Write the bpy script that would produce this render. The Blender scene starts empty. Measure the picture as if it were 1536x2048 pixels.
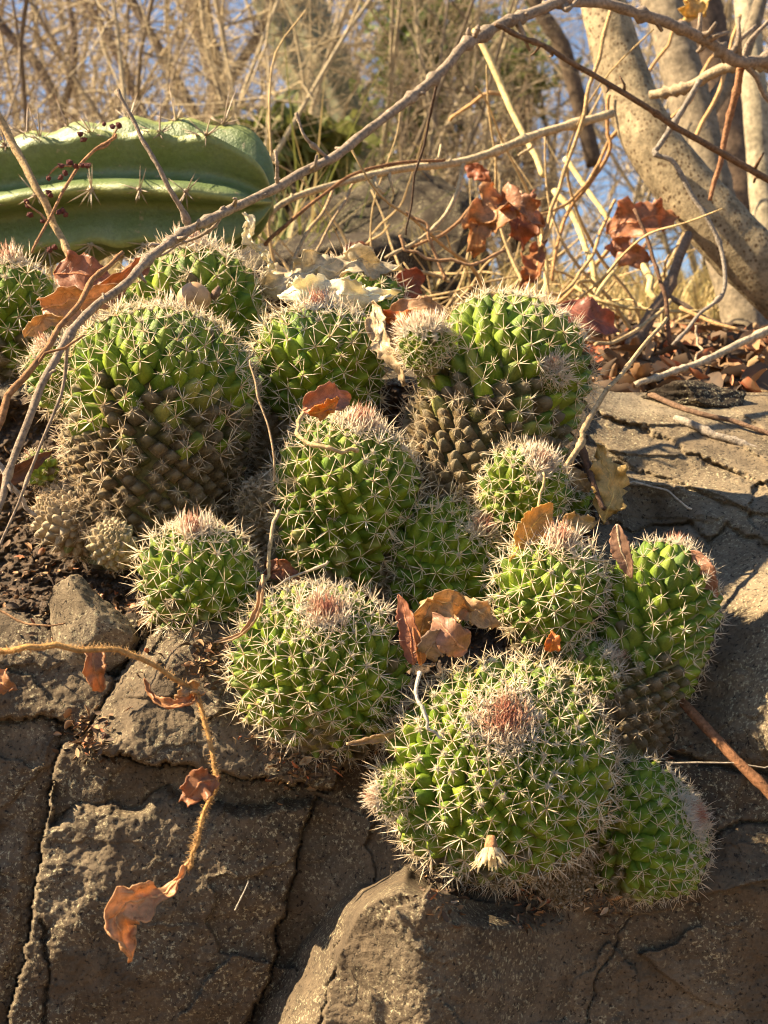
import bpy, math, random
import numpy as np
from mathutils import Vector, Matrix, Quaternion

R_ = math.radians
scene = bpy.context.scene
COL = scene.collection
random.seed(7)

# ------------------------------------------------------------------ camera, sky, sun, exposure
CZ = 1.4                       # camera height above the foot of the slope
FPX = 2667.0                   # focal length in photo pixels (1536 x 2048)
cam_d = bpy.data.cameras.new('camera')
cam = bpy.data.objects.new('camera', cam_d); COL.objects.link(cam)
cam.location = (0, 0, CZ); cam.rotation_euler = (R_(90), 0, 0)
cam_d.sensor_fit = 'VERTICAL'; cam_d.sensor_height = 24.0
cam_d.lens = 24.0 * FPX / 2048.0
cam_d.clip_start = 0.02; cam_d.clip_end = 500
cam_d.dof.use_dof = True; cam_d.dof.focus_distance = 0.77; cam_d.dof.aperture_fstop = 12.0
scene.camera = cam

SUN_AZ, SUN_EL = -90.0, 41.0   # azimuth from +Y (clockwise), elevation
to_sun = Vector((math.sin(R_(SUN_AZ)) * math.cos(R_(SUN_EL)), math.cos(R_(SUN_AZ)) * math.cos(R_(SUN_EL)), math.sin(R_(SUN_EL))))
world = bpy.data.worlds.new('World'); scene.world = world; world.use_nodes = True
wn = world.node_tree; bg = wn.nodes['Background']
sky = wn.nodes.new('ShaderNodeTexSky'); sky.sky_type = 'NISHITA'; sky.sun_disc = False
sky.sun_elevation = R_(SUN_EL); sky.sun_rotation = R_(SUN_AZ % 360); sky.air_density = 1.0; sky.dust_density = 0.6; sky.ozone_density = 2.0
wn.links.new(sky.outputs[0], bg.inputs[0]); bg.inputs[1].default_value = 0.05
sun_d = bpy.data.lights.new('sun', 'SUN'); sun_d.energy = 5.0; sun_d.angle = R_(0.55); sun_d.color = (1.0, 0.81, 0.53)
sun = bpy.data.objects.new('sun', sun_d); COL.objects.link(sun)
sun.rotation_euler = to_sun.to_track_quat('Z', 'Y').to_euler()
scene.view_settings.view_transform = 'Standard'; scene.view_settings.look = 'None'
scene.view_settings.exposure = 1.88; scene.view_settings.gamma = 1.0
scene.view_settings.use_curve_mapping = False
scene.cycles.use_denoising = True; scene.cycles.filter_width = 1.1
scene.cycles.max_bounces = 6; scene.cycles.diffuse_bounces = 3; scene.cycles.glossy_bounces = 2; scene.cycles.transmission_bounces = 4
scene.cycles.sample_clamp_indirect = 4.0

# ------------------------------------------------------------------ helpers
def P(px, py, Y):
    """a point of the place from its bearing in the photograph and its real distance Y"""
    return Vector(((px - 768.0) / FPX * Y, Y, CZ + (1024.0 - py) / FPX * Y))

def smooth(a, b, x):
    t = np.clip((x - a) / (b - a), 0, 1); return t * t * (3 - 2 * t)

_rs = np.random.RandomState(11)
_perm = _rs.permutation(256); _perm = np.concatenate([_perm, _perm, _perm])
_grad = _rs.normal(size=(256, 3)); _grad /= np.linalg.norm(_grad, axis=1)[:, None]
def perlin(p):
    p = np.asarray(p, float); i = np.floor(p).astype(int); f = p - i; i &= 255
    u = f * f * f * (f * (f * 6 - 15) + 10); r = 0
    for dx in (0, 1):
        wx = u[:, 0] if dx else 1 - u[:, 0]
        for dy in (0, 1):
            wy = u[:, 1] if dy else 1 - u[:, 1]
            for dz in (0, 1):
                wz = u[:, 2] if dz else 1 - u[:, 2]
                h = _perm[_perm[_perm[(i[:, 0] + dx) & 255] + ((i[:, 1] + dy) & 255)] + ((i[:, 2] + dz) & 255)]
                g = _grad[h]
                r = r + wx * wy * wz * (g[:, 0] * (f[:, 0] - dx) + g[:, 1] * (f[:, 1] - dy) + g[:, 2] * (f[:, 2] - dz))
    return r * 1.6
def fbm(p, octv=4, gain=0.5):
    p = np.asarray(p, float); a = 1.0; r = 0; s = 1.0
    for k in range(octv):
        r = r + a * perlin(p * s + 17.3 * k); a *= gain; s *= 2.03
    return r
def ridged(p, octv=4, gain=0.5):
    p = np.asarray(p, float); a = 1.0; r = 0; s = 1.0
    for k in range(octv):
        r = r + a * (1 - 2 * np.abs(perlin(p * s + 31.7 * k))); a *= gain; s *= 2.1
    return r

def mesh_of(name, verts, faces, mats=(), smoothed=True, attr=None, uv=None):
    me = bpy.data.meshes.new(name)
    me.from_pydata([tuple(v) for v in verts], [], [tuple(f) for f in faces])
    for m in mats: me.materials.append(m)
    if smoothed: me.polygons.foreach_set('use_smooth', [True] * len(me.polygons))
    if attr is not None:
        for k, vals in attr.items():
            a = me.attributes.new(k, 'FLOAT', 'POINT'); a.data.foreach_set('value', np.asarray(vals, np.float32))
    if uv is not None:
        l = me.uv_layers.new(name='UVMap'); li = np.zeros(len(me.loops), np.int32); me.loops.foreach_get('vertex_index', li)
        l.data.foreach_set('uv', np.asarray(uv, np.float32)[li].ravel())
    me.update(); return me

def link(name, me, parent=None, color=None):
    o = bpy.data.objects.new(name, me); COL.objects.link(o)
    if parent is not None: o.parent = parent
    if color is not None: o.color = (color[0], color[1], color[2], 1)
    return o
def tag(o, label=None, cat=None, group=None, kind=None):
    if label: o['label'] = label
    if cat: o['category'] = cat
    if group: o['group'] = group
    if kind: o['kind'] = kind
    return o
def empty(name, loc):
    o = bpy.data.objects.new(name, None); COL.objects.link(o); o.location = loc; o.empty_display_size = 0.01
    return o

def catmull(pts, n=6):
    pts = [np.asarray(p, float) for p in pts]
    if len(pts) < 3:
        return [pts[0] + (pts[1] - pts[0]) * t for t in np.linspace(0, 1, n + 1)]
    q = [2 * pts[0] - pts[1]] + pts + [2 * pts[-1] - pts[-2]]; out = []
    for i in range(1, len(q) - 2):
        a, b, c, d = q[i - 1], q[i], q[i + 1], q[i + 2]
        for t in np.linspace(0, 1, n, endpoint=False):
            out.append(0.5 * ((2 * b) + (c - a) * t + (2 * a - 5 * b + 4 * c - d) * t * t + (3 * b - a - 3 * c + d) * t ** 3))
    out.append(q[-2]); return out

def frames(path):
    path = np.asarray(path); t = np.gradient(path, axis=0); t /= np.maximum(np.linalg.norm(t, axis=1), 1e-9)[:, None]
    up = np.array([0, -1.0, 0.2]) if abs(t[0][1]) < 0.9 else np.array([1.0, 0, 0])
    n = np.cross(t[0], up); n /= np.linalg.norm(n); N = []; B = []
    for k in range(len(path)):
        n = n - t[k] * np.dot(n, t[k]); n /= max(np.linalg.norm(n), 1e-9); N.append(n); B.append(np.cross(t[k], n))
    return t, np.array(N), np.array(B)

class Tubes:
    """collects round tapered tubes into one mesh"""
    def __init__(s): s.v = []; s.f = []; s.t = []; s.n = 0
    def add(s, path, radii, sides=6, cap=True, tv=None, rough=0.0, rs=None):
        path = np.asarray(path, float); m = len(path); T, N, B = frames(path)
        radii = np.asarray(radii, float) * np.ones(m)
        ang = np.linspace(0, 2 * math.pi, sides, endpoint=False)
        ring = np.cos(ang)[None, :, None] * N[:, None, :] + np.sin(ang)[None, :, None] * B[:, None, :]
        rr = radii[:, None] * np.ones((1, sides))
        if rough > 0 and rs is not None: rr = rr * (1 + rough * rs.uniform(-1, 1, rr.shape))
        V = path[:, None, :] + ring * rr[:, :, None]
        b = s.n; s.v.append(V.reshape(-1, 3)); s.n += m * sides
        for i in range(m - 1):
            for j in range(sides):
                j2 = (j + 1) % sides
                s.f.append((b + i * sides + j, b + i * sides + j2, b + (i + 1) * sides + j2, b + (i + 1) * sides + j))
        if cap:
            s.f.append(tuple(b + j for j in range(sides))[::-1]); s.f.append(tuple(b + (m - 1) * sides + j for j in range(sides)))
        s.t.append(np.repeat(np.linspace(0, 1, m) if tv is None else np.asarray(tv), sides))
    def mesh(s, name, mat):
        return mesh_of(name, np.concatenate(s.v), s.f, (mat,), True, {'t': np.concatenate(s.t)})

# ------------------------------------------------------------------ materials
def new_mat(name):
    m = bpy.data.materials.new(name); m.use_nodes = True; nt = m.node_tree
    return m, nt, nt.nodes['Principled BSDF'], nt.nodes, nt.links
def N(nt, t, **kw):
    n = nt.nodes.new(t)
    for k, v in kw.items(): setattr(n, k, v)
    return n
def noise(nt, scale, detail=4, rough=0.6, co='Object', dist=0.0):
    tc = N(nt, 'ShaderNodeTexCoord'); n = N(nt, 'ShaderNodeTexNoise')
    n.inputs['Scale'].default_value = scale; n.inputs['Detail'].default_value = detail; n.inputs['Roughness'].default_value = rough
    n.inputs['Distortion'].default_value = dist
    nt.links.new(tc.outputs[co], n.inputs['Vector']); return n.outputs['Fac']
def ramp(nt, fac, stops):
    r = N(nt, 'ShaderNodeValToRGB'); e = r.color_ramp.elements
    while len(e) < len(stops): e.new(0.5)
    for el, (p, c) in zip(e, stops):
        el.position = p; el.color = (c, c, c, 1) if isinstance(c, (int, float)) else (c[0], c[1], c[2], 1)
    nt.links.new(fac, r.inputs[0]); return r.outputs[0]
def mix(nt, fac, a, b, mode='MIX'):
    m = N(nt, 'ShaderNodeMix', data_type='RGBA', blend_type=mode)
    for s, v in ((m.inputs[0], fac), (m.inputs[6], a), (m.inputs[7], b)):
        if isinstance(v, (int, float)): s.default_value = v
        elif isinstance(v, tuple): s.default_value = (v[0], v[1], v[2], 1)
        else: nt.links.new(v, s)
    return m.outputs[2]
def bump(nt, bs, h, strength=0.5, dist=0.001):
    b = N(nt, 'ShaderNodeBump'); b.inputs['Strength'].default_value = strength; b.inputs['Distance'].default_value = dist
    nt.links.new(h, b.inputs['Height']); nt.links.new(b.outputs[0], bs.inputs['Normal']); return b
def objcol(nt): return N(nt, 'ShaderNodeObjectInfo').outputs['Color']
def translucent(nt, bs, col, amount):
    t = N(nt, 'ShaderNodeBsdfTranslucent'); nt.links.new(col, t.inputs[0])
    mx = N(nt, 'ShaderNodeMixShader'); mx.inputs[0].default_value = amount
    nt.links.new(bs.outputs[0], mx.inputs[1]); nt.links.new(t.outputs[0], mx.inputs[2])
    nt.links.new(mx.outputs[0], nt.nodes['Material Output'].inputs[0])

# rock: weathered brown basalt with pits, lichen and painted specks of raking light
def rock_material(name, warm=1.0, light=1.0):
    m, nt, bs, nd, lk = new_mat(name)
    big = noise(nt, 9, 5, 0.6); mid = noise(nt, 60, 6, 0.65); fine = noise(nt, 700, 4, 0.7); pit = noise(nt, 420, 3, 0.6)
    base = ramp(nt, big, [(0.3, (0.14 * light, 0.098 * light * warm, 0.062 * light)), (0.52, (0.225 * light, 0.163 * light * warm, 0.102 * light * warm)), (0.72, (0.31 * light, 0.24 * light * warm, 0.162 * light * warm))])
    b2 = mix(nt, 0.75, base, ramp(nt, mid, [(0.28, 0.42), (0.5, 0.95), (0.75, 1.4)]), 'MULTIPLY')
    b3 = mix(nt, ramp(nt, pit, [(0.33, 1.0), (0.42, 0.0)]), b2, (0.035, 0.027, 0.02))
    lichen_lit = noise(nt, 480, 3, 0.7); lz = noise(nt, 26, 3, 0.6)
    lm = mix(nt, 1.0, ramp(nt, lichen_lit, [(0.55, 0.0), (0.64, 1.0)]), ramp(nt, lz, [(0.40, 0.0), (0.58, 0.9)]), 'MULTIPLY')
    b4 = mix(nt, lm, b3, (0.44, 0.38, 0.235))
    b5 = mix(nt, 0.38, b4, ramp(nt, fine, [(0.3, 0.5), (0.7, 1.45)]), 'MULTIPLY')
    lk.new(b5, bs.inputs['Base Color']); bs.inputs['Roughness'].default_value = 0.88; bs.inputs['Specular IOR Level'].default_value = 0.25
    hh = mix(nt, 0.5, ramp(nt, fine, [(0.2, 0.0), (0.8, 1.0)]), ramp(nt, pit, [(0.28, 0.0), (0.45, 1.0)]))
    hh = mix(nt, 0.2, hh, mid)
    bump(nt, bs, hh, 1.0, 0.0014); return m
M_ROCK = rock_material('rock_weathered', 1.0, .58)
M_ROCK_PALE = rock_material('rock_pale', 1.03, .86)  # paler copy; part of the right slabs' sunlight is put into the colour
M_BOULDER = rock_material('boulder_dark', 0.95, 0.17)  # dark rock, lowered further so the colour carries the boulders' shadow

m, nt, bs, nd, lk = new_mat('soil'); M_SOIL = m
c = mix(nt, 0.9, ramp(nt, noise(nt, 130, 6, 0.7), [(0.3, (0.04, 0.024, 0.014)), (0.55, (0.10, 0.062, 0.036)), (0.75, (0.24, 0.16, 0.09))]), ramp(nt, noise(nt, 700, 3), [(0.3, 0.55), (0.7, 1.4)]), 'MULTIPLY')
lk.new(c, bs.inputs['Base Color']); bs.inputs['Roughness'].default_value = 0.95; bump(nt, bs, noise(nt, 400, 5, 0.7), 1.0, 0.003)
m, nt, bs, nd, lk = new_mat('ground_litter'); M_GROUND = m
c = ramp(nt, noise(nt, 14, 8, 0.75), [(0.28, (0.05, 0.03, 0.016)), (0.5, (0.17, 0.105, 0.055)), (0.7, (0.33, 0.23, 0.12))])
lk.new(c, bs.inputs['Base Color']); bs.inputs['Roughness'].default_value = 0.95; bump(nt, bs, noise(nt, 60, 6, 0.7), 1.0, 0.02)

m, nt, bs, nd, lk = new_mat('tubercle_skin'); M_TUB = m
oc = objcol(nt); rnd = N(nt, 'ShaderNodeObjectInfo').outputs['Random']
c = mix(nt, 0.8, oc, ramp(nt, noise(nt, 2.6, 4, 0.65), [(0.28, 0.55), (0.5, 1.0), (0.72, 1.4)]), 'MULTIPLY')
c = mix(nt, ramp(nt, noise(nt, 5.5, 3, 0.6), [(0.62, 0.0), (0.74, 0.5)]), c, (0.26, 0.21, 0.07))
lk.new(c, bs.inputs['Base Color']); bs.inputs['Roughness'].default_value = 0.5; bs.inputs['Specular IOR Level'].default_value = 0.36
bump(nt, bs, noise(nt, 14, 4, 0.6), 0.25, 0.05)
translucent(nt, bs, c, 0.10)

m, nt, bs, nd, lk = new_mat('cork_skin'); M_CORK = m
c = mix(nt, 0.8, objcol(nt), ramp(nt, noise(nt, 4.0, 6, 0.75), [(0.3, 0.4), (0.5, 0.95), (0.7, 1.5)]), 'MULTIPLY')
tc = N(nt, 'ShaderNodeTexCoord'); sz = N(nt, 'ShaderNodeSeparateXYZ'); lk.new(tc.outputs['Object'], sz.inputs[0])
c = mix(nt, ramp(nt, sz.outputs[2], [(0.22, 0.0), (0.55, 0.85)]), c, (.66, .55, .37))
lk.new(c, bs.inputs['Base Color']); bs.inputs['Roughness'].default_value = 0.9; bs.inputs['Specular IOR Level'].default_value = 0.15
bump(nt, bs, noise(nt, 9, 6, 0.75), 1.0, 0.12)
m, nt, bs, nd, lk = new_mat('cactus_core'); M_CORE = m
c = mix(nt, 0.9, objcol(nt), ramp(nt, noise(nt, 260, 4, 0.65), [(0.3, 0.4), (0.7, 1.3)]), 'MULTIPLY')
lk.new(c, bs.inputs['Base Color']); bs.inputs['Roughness'].default_value = 0.8

def spine_material(name, stops, tr=0.25):
    m, nt, bs, nd, lk = new_mat(name)
    at = N(nt, 'ShaderNodeAttribute'); at.attribute_name = 't'
    c = mix(nt, 1.0, ramp(nt, at.outputs['Fac'], stops), objcol(nt), 'MULTIPLY')
    lk.new(c, bs.inputs['Base Color']); bs.inputs['Roughness'].default_value = 0.5
    translucent(nt, bs, c, tr); return m
M_SPINE = spine_material('spine_ivory', [(0.0, (0.45, 0.25, 0.10)), (0.10, (0.82, 0.73, 0.55)), (0.65, (0.90, 0.85, 0.72)), (0.9, (0.76, 0.60, 0.42)), (1.0, (0.30, 0.11, 0.05))])
M_SPINE_RED = spine_material('spine_red', [(0.0, (0.82, 0.76, 0.64)), (0.5, (0.80, 0.66, 0.50)), (0.78, (0.66, 0.36, 0.22)), (1.0, (0.38, 0.11, 0.06))])
M_WOOL = spine_material('wool', [(0.0, (0.72, 0.66, 0.54)), (1.0, (0.84, 0.79, 0.68))], 0.3)
M_HAIRS = spine_material('stem_hairs', [(0.0, (1, 1, 1)), (1.0, (1, 1, 1))], 0.3)

m, nt, bs, nd, lk = new_mat('dry_leaf'); M_LEAF = m
uvn = N(nt, 'ShaderNodeUVMap'); sep = N(nt, 'ShaderNodeSeparateXYZ'); lk.new(uvn.outputs[0], sep.inputs[0])
def MA(op, a, b=None):
    n = N(nt, 'ShaderNodeMath', operation=op)
    for i, v in enumerate((a, b)):
        if v is None: continue
        if isinstance(v, (int, float)): n.inputs[i].default_value = v
        else: lk.new(v, n.inputs[i])
    return n.outputs[0]
av = MA('ABSOLUTE', MA('SUBTRACT', sep.outputs[1], 0.5))
wave = MA('ABSOLUTE', MA('SINE', MA('MULTIPLY', MA('SUBTRACT', sep.outputs[0], MA('MULTIPLY', av, 0.55)), 24.0)))
vein = ramp(nt, wave, [(0.0, 1.0), (0.14, 0.0)]); mid = ramp(nt, av, [(0.012, 1.0), (0.035, 0.0)])
vm = mix(nt, 1.0, vein, mid, 'LIGHTEN')
oc = objcol(nt)
c = mix(nt, 0.85, oc, ramp(nt, noise(nt, 110, 6, 0.7), [(0.28, 0.35), (0.5, 1.0), (0.72, 1.7)]), 'MULTIPLY')
c = mix(nt, ramp(nt, noise(nt, 240, 4, 0.6), [(0.60, 0.0), (0.70, 0.7)]), c, mix(nt, 1.0, oc, (0.35, 0.25, 0.2), 'MULTIPLY'))
c = mix(nt, MA('MULTIPLY', vm, 0.6), c, mix(nt, 1.0, oc, (1.7, 1.6, 1.5), 'MULTIPLY'))
lk.new(c, bs.inputs['Base Color']); bs.inputs['Roughness'].default_value = 0.45; bs.inputs['Specular IOR Level'].default_value = 0.45
hb = mix(nt, 0.5, vm, noise(nt, 300, 4, 0.6)); bump(nt, bs, hb, 0.7, 0.0012)
translucent(nt, bs, c, 0.38)

M_LEAF_PALE = M_LEAF.copy(); M_LEAF_PALE.name = 'papery_leaf'
for n_ in M_LEAF_PALE.node_tree.nodes:
    if n_.type == 'MIX' and n_.blend_type == 'MULTIPLY' and abs(n_.inputs[0].default_value - .85) < .01: n_.inputs[0].default_value = .35
    if n_.type == 'VALTORGB' and abs(n_.color_ramp.elements[1].position - .70) < .01 and len(n_.color_ramp.elements) == 2: n_.color_ramp.elements[1].color = (.15, .15, .15, 1)
def bark_material(name, scale=1.0, dots=False, contrast=1.0):
    m, nt, bs, nd, lk = new_mat(name); oc = objcol(nt)
    n1 = noise(nt, 120 * scale, 6, 0.7); n2 = noise(nt, 30 * scale, 4, 0.6)
    c = mix(nt, 0.9 * contrast, oc, ramp(nt, n1, [(0.3, 0.45), (0.5, 1.0), (0.72, 1.45)]), 'MULTIPLY')
    c = mix(nt, 0.6, c, ramp(nt, n2, [(0.3, 0.55), (0.7, 1.35)]), 'MULTIPLY')
    h = n1
    if dots:
        tc = N(nt, 'ShaderNodeTexCoord'); mp = N(nt, 'ShaderNodeMapping'); mp.inputs['Scale'].default_value = (1.25, 1, 1)
        vo = N(nt, 'ShaderNodeTexVoronoi'); vo.inputs['Scale'].default_value = 165; vo.inputs['Randomness'].default_value = 1.0
        lk.new(tc.outputs['Object'], mp.inputs[0]); lk.new(mp.outputs[0], vo.inputs['Vector'])
        sel = mix(nt, 1.0, ramp(nt, vo.outputs['Distance'], [(0.22, 1.0), (0.38, 0.0)]), ramp(nt, noise(nt, 50, 4, 0.7), [(0.36, 0.0), (0.52, 1.0)]), 'MULTIPLY')
        c = mix(nt, sel, c, (0.10, 0.062, 0.032))
        sp = noise(nt, 520, 3, 0.6); c = mix(nt, ramp(nt, sp, [(0.58, 0.0), (0.66, 0.75)]), c, (0.09, 0.06, 0.035))
    lk.new(c, bs.inputs['Base Color']); bs.inputs['Roughness'].default_value = 0.85; bs.inputs['Specular IOR Level'].default_value = 0.2
    bump(nt, bs, h, 0.8, 0.003); return m
M_TWIG = bark_material('twig_bark', 3.0)
M_BARK = bark_material('spotted_bark', 0.6, True)
M_BARK2 = bark_material('rough_bark', 1.0)
M_STRAW = bark_material('straw', 2.0, False, 0.5)

m, nt, bs, nd, lk = new_mat('columnar_skin'); M_COLUMN = m
at = N(nt, 'ShaderNodeAttribute'); at.attribute_name = 't'
c = mix(nt, at.outputs['Fac'], (0.105, 0.150, 0.046), (0.32, 0.34, 0.10))
c = mix(nt, ramp(nt, noise(nt, 22, 5, 0.65), [(0.45, 0.0), (0.75, 0.4)]), c, (0.17, 0.21, 0.14))
c = mix(nt, ramp(nt, noise(nt, 90, 5, 0.7), [(0.63, 0.0), (0.70, 0.65)]), c, (0.30, 0.24, 0.15))
lk.new(c, bs.inputs['Base Color']); bs.inputs['Roughness'].default_value = 0.45; bs.inputs['Specular IOR Level'].default_value = 0.45
c = mix(nt, 0.5, c, ramp(nt, noise(nt, 260, 5, 0.7), [(0.3, 0.6), (0.7, 1.35)]), 'MULTIPLY'); lk.new(c, bs.inputs['Base Color'])
bump(nt, bs, noise(nt, 120, 5, 0.7), 0.6, 0.003)
M_COLUMN_PALE = M_COLUMN.copy(); M_COLUMN_PALE.name = 'columnar_skin_pale'
for n_ in M_COLUMN_PALE.node_tree.nodes:
    if n_.type == 'MIX' and tuple(round(v, 3) for v in n_.inputs[6].default_value[:3]) == (0.105, 0.15, 0.046):
        n_.inputs[6].default_value = (.17, .17, .095, 1); n_.inputs[7].default_value = (.36, .32, .19, 1)
m, nt, bs, nd, lk = new_mat('grass_blades'); M_GRASS = m
at = N(nt, 'ShaderNodeAttribute'); at.attribute_name = 't'
c = ramp(nt, at.outputs['Fac'], [(0.0, (0.10, 0.15, 0.03)), (0.45, (0.22, 0.22, 0.06)), (0.6, (0.42, 0.32, 0.13)), (1.0, (0.55, 0.42, 0.2))])
lk.new(c, bs.inputs['Base Color']); bs.inputs['Roughness'].default_value = 0.7; translucent(nt, bs, c, 0.3)
m, nt, bs, nd, lk = new_mat('litter_chips'); M_CHIPS = m
at = N(nt, 'ShaderNodeAttribute'); at.attribute_name = 't'
c = ramp(nt, at.outputs['Fac'], [(0.0, (0.05, 0.03, 0.018)), (0.3, (0.14, 0.08, 0.04)), (0.55, (0.33, 0.17, 0.07)), (0.75, (0.40, 0.27, 0.14)), (0.9, (0.36, 0.09, 0.03)), (1.0, (0.55, 0.45, 0.28))])
lk.new(c, bs.inputs['Base Color']); bs.inputs['Roughness'].default_value = 0.8

# ------------------------------------------------------------------ the rock outcrop
def dist_poly(px, py, pts):
    d = np.full(px.shape, 1e9)
    for (x0, y0), (x1, y1) in zip(pts[:-1], pts[1:]):
        ex, ey = x1 - x0, y1 - y0; L = ex * ex + ey * ey
        t = np.clip(((px - x0) * ex + (py - y0) * ey) / L, 0, 1)
        d = np.minimum(d, np.hypot(px - x0 - t * ex, py - y0 - t * ey))
    return d
def inside(px, py, poly):
    r = np.zeros(px.shape, bool); n = len(poly)
    for i in range(n):
        x0, y0 = poly[i]; x1, y1 = poly[(i + 1) % n]
        if y0 == y1: continue
        c = ((y0 > py) != (y1 > py)) & (px < (x1 - x0) * (py - y0) / (y1 - y0) + x0); r ^= c
    return r

def base_Y(px, py):
    l = np.interp(-py, [-3000, -2048, -1780, -1500, -1250, -1000, -800, -700, -600], [.70, .714, .708, .755, .802, .88, .96, 1.03, 1.10])
    r = np.interp(-py, [-3000, -2048, -1780, -1500, -1350, -1200, -1000, -900, -830, -780, -740], [.70, .714, .708, .748, .775, .82, .90, .95, 1.0, 1.07, 1.15])
    w = smooth(1050, 1300, px); st = np.interp(-py, [-3000, -2048, -1780, -1500, -1250, -1000], [.735, .748, .742, .752, .778, .88])
    v = 1 - smooth(640, 860, px); l = np.where(py > 1000, l * (1 - v) + st * v, l); return l * (1 - w) + r * w

# outlines of the blocks, read off the photograph
EDGE_RIDGE = [(440, 2300), (470, 2120), (520, 2010), (600, 1900), (650, 1830), (720, 1768), (775, 1752), (812, 1735), (860, 1770), (950, 1800), (1130, 1815), (1300, 1830), (1420, 1790), (1700, 1720)]
CREST = [(600, 2300), (640, 2048), (662, 1960), (690, 1880), (738, 1805), (790, 1790), (850, 1800)]
BL_RIDGE = EDGE_RIDGE + [(1700, 2900), (440, 2900)]
FACET = EDGE_RIDGE[:9] + CREST[::-1]
CRACK_LEFT = [(-20, 2400), (15, 2080), (40, 1960), (62, 1850), (85, 1700), (108, 1560), (125, 1490)]
LEDGE = [(112, 1640), (150, 1606), (230, 1606), (275, 1615), (300, 1590), (335, 1570), (380, 1600), (430, 1598), (480, 1612), (560, 1600), (640, 1592), (760, 1640)]
CRACK_MID = [(205, 1505), (280, 1522), (350, 1528), (420, 1540), (500, 1555), (560, 1560), (660, 1580)]
CRACK_DOWN = [(640, 1592), (605, 1660), (590, 1730), (575, 1790), (560, 1850), (545, 1930), (500, 2040)]
BLOCK_C_LEFT = [(170, 1480), (205, 1410), (235, 1360), (268, 1310), (300, 1268), (330, 1240)]
BLOCK_C_CREST = [(262, 1490), (275, 1420), (300, 1370), (335, 1330), (380, 1290), (400, 1260)]
UP_LEFT = [(-200, 1440), (40, 1440), (110, 1430), (170, 1480)]
CRACKS = [(CRACK_LEFT, 2.4, .005), (CRACK_MID, 2.4, .005), (CRACK_DOWN, 2.4, .005), (LEDGE, 3, .002), (BLOCK_C_LEFT, 4, .006), (UP_LEFT, 4, .004),
          ([(688, 1850), (676, 1890), (664, 1950), (648, 2010), (636, 2060), (620, 2200)], 3.5, .005), ([(1262, 1830), (1230, 1890), (1200, 1940), (1180, 2000), (1160, 2100)], 2.2, .003),
          ([(1190, 1040), (1270, 1060), (1380, 1045), (1420, 1090), (1450, 1050), (1560, 1110)], 5, .008), ([(1200, 830), (1330, 880), (1420, 930), (1560, 985)], 6, .009),
          ([(1230, 935), (1330, 960), (1460, 1010), (1600, 1060)], 5, .006), ([(1240, 1480), (1330, 1500), (1420, 1530), (1560, 1545)], 5, .008), ([(1400, 1690), (1470, 1650), (1600, 1640)], 4, .006), ([(80, 1840), (100, 1930), (85, 2060)], 4, .006)]
SOIL = [(-300, 820), (350, 760), (700, 760), (1130, 800), (1180, 960), (1190, 1120), (1080, 1260), (980, 1310), (830, 1360), (600, 1300), (480, 1200), (330, 1190), (300, 1240), (255, 1300), (200, 1330), (140, 1285), (70, 1230), (-40, 1200), (-300, 1190)]
BLOCKS = [('ridge', BL_RIDGE), ('left', [(-900, 1440), (40, 1440), (110, 1430), (125, 1490)] + CRACK_LEFT[::-1][1:] + [(-60, 2900), (-900, 2900)]),
          ('upleft', [(-900, 1190), (-40, 1200), (70, 1230), (140, 1285), (200, 1330), (235, 1360), (205, 1410), (170, 1480), (110, 1430), (40, 1440), (-900, 1440)]),
          ('ledge', LEDGE[:-1] + CRACK_DOWN + [(470, 2120), (440, 2900), (-60, 2900)] + CRACK_LEFT[1:6]),
          ('shelf', CRACK_MID + [(640, 1592), (560, 1600), (480, 1612), (430, 1598), (380, 1600), (335, 1570), (300, 1590), (275, 1615), (230, 1606), (150, 1606), (112, 1640), (108, 1560), (125, 1490), (170, 1480)]),
          ('blockc', BLOCK_C_LEFT + [(420, 1230), (560, 1300), (700, 1500), (660, 1580)] + CRACK_MID[::-1][1:] + [(170, 1480)]),
          ('slabtop', [(1190, 600), (1900, 600), (1900, 1160), (1560, 1110), (1450, 1050), (1420, 1090), (1380, 1045), (1270, 1060), (1190, 1040)]),
          ('slabright', [(1190, 1040), (1270, 1060), (1380, 1045), (1420, 1090), (1450, 1050), (1560, 1110), (2400, 1110), (2400, 1545), (1560, 1545), (1420, 1530), (1330, 1500), (1240, 1480)])]

pxs = np.concatenate([np.linspace(-900, -70, 30, endpoint=False), np.arange(-70, 1610, 3.2), np.linspace(1612, 2500, 30)])
fr = np.concatenate([np.linspace(2900, 2110, 22, endpoint=False), np.linspace(2110, 0, 500)])
roll = 9
top = 655 + 130 * smooth(1020, 1240, pxs)
nr = len(fr) + roll; nc = len(pxs)
PX = np.tile(pxs, (nr, 1)); PY = np.zeros((nr, nc)); YY = np.zeros((nr, nc))
frac = fr.copy(); vis = frac <= 2110
for r_i in range(len(fr)):
    PY[r_i] = fr[r_i] if not vis[r_i] else top + (2110 - top) * (fr[r_i] / 2110.0)
YY[:len(fr)] = base_Y(PX[:len(fr)], PY[:len(fr)])
for k in range(roll):
    PY[len(fr) + k] = top + 6 * (k + 1) ** 1.6; YY[len(fr) + k] = YY[len(fr) - 1] + 0.018 * (k + 1)

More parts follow.
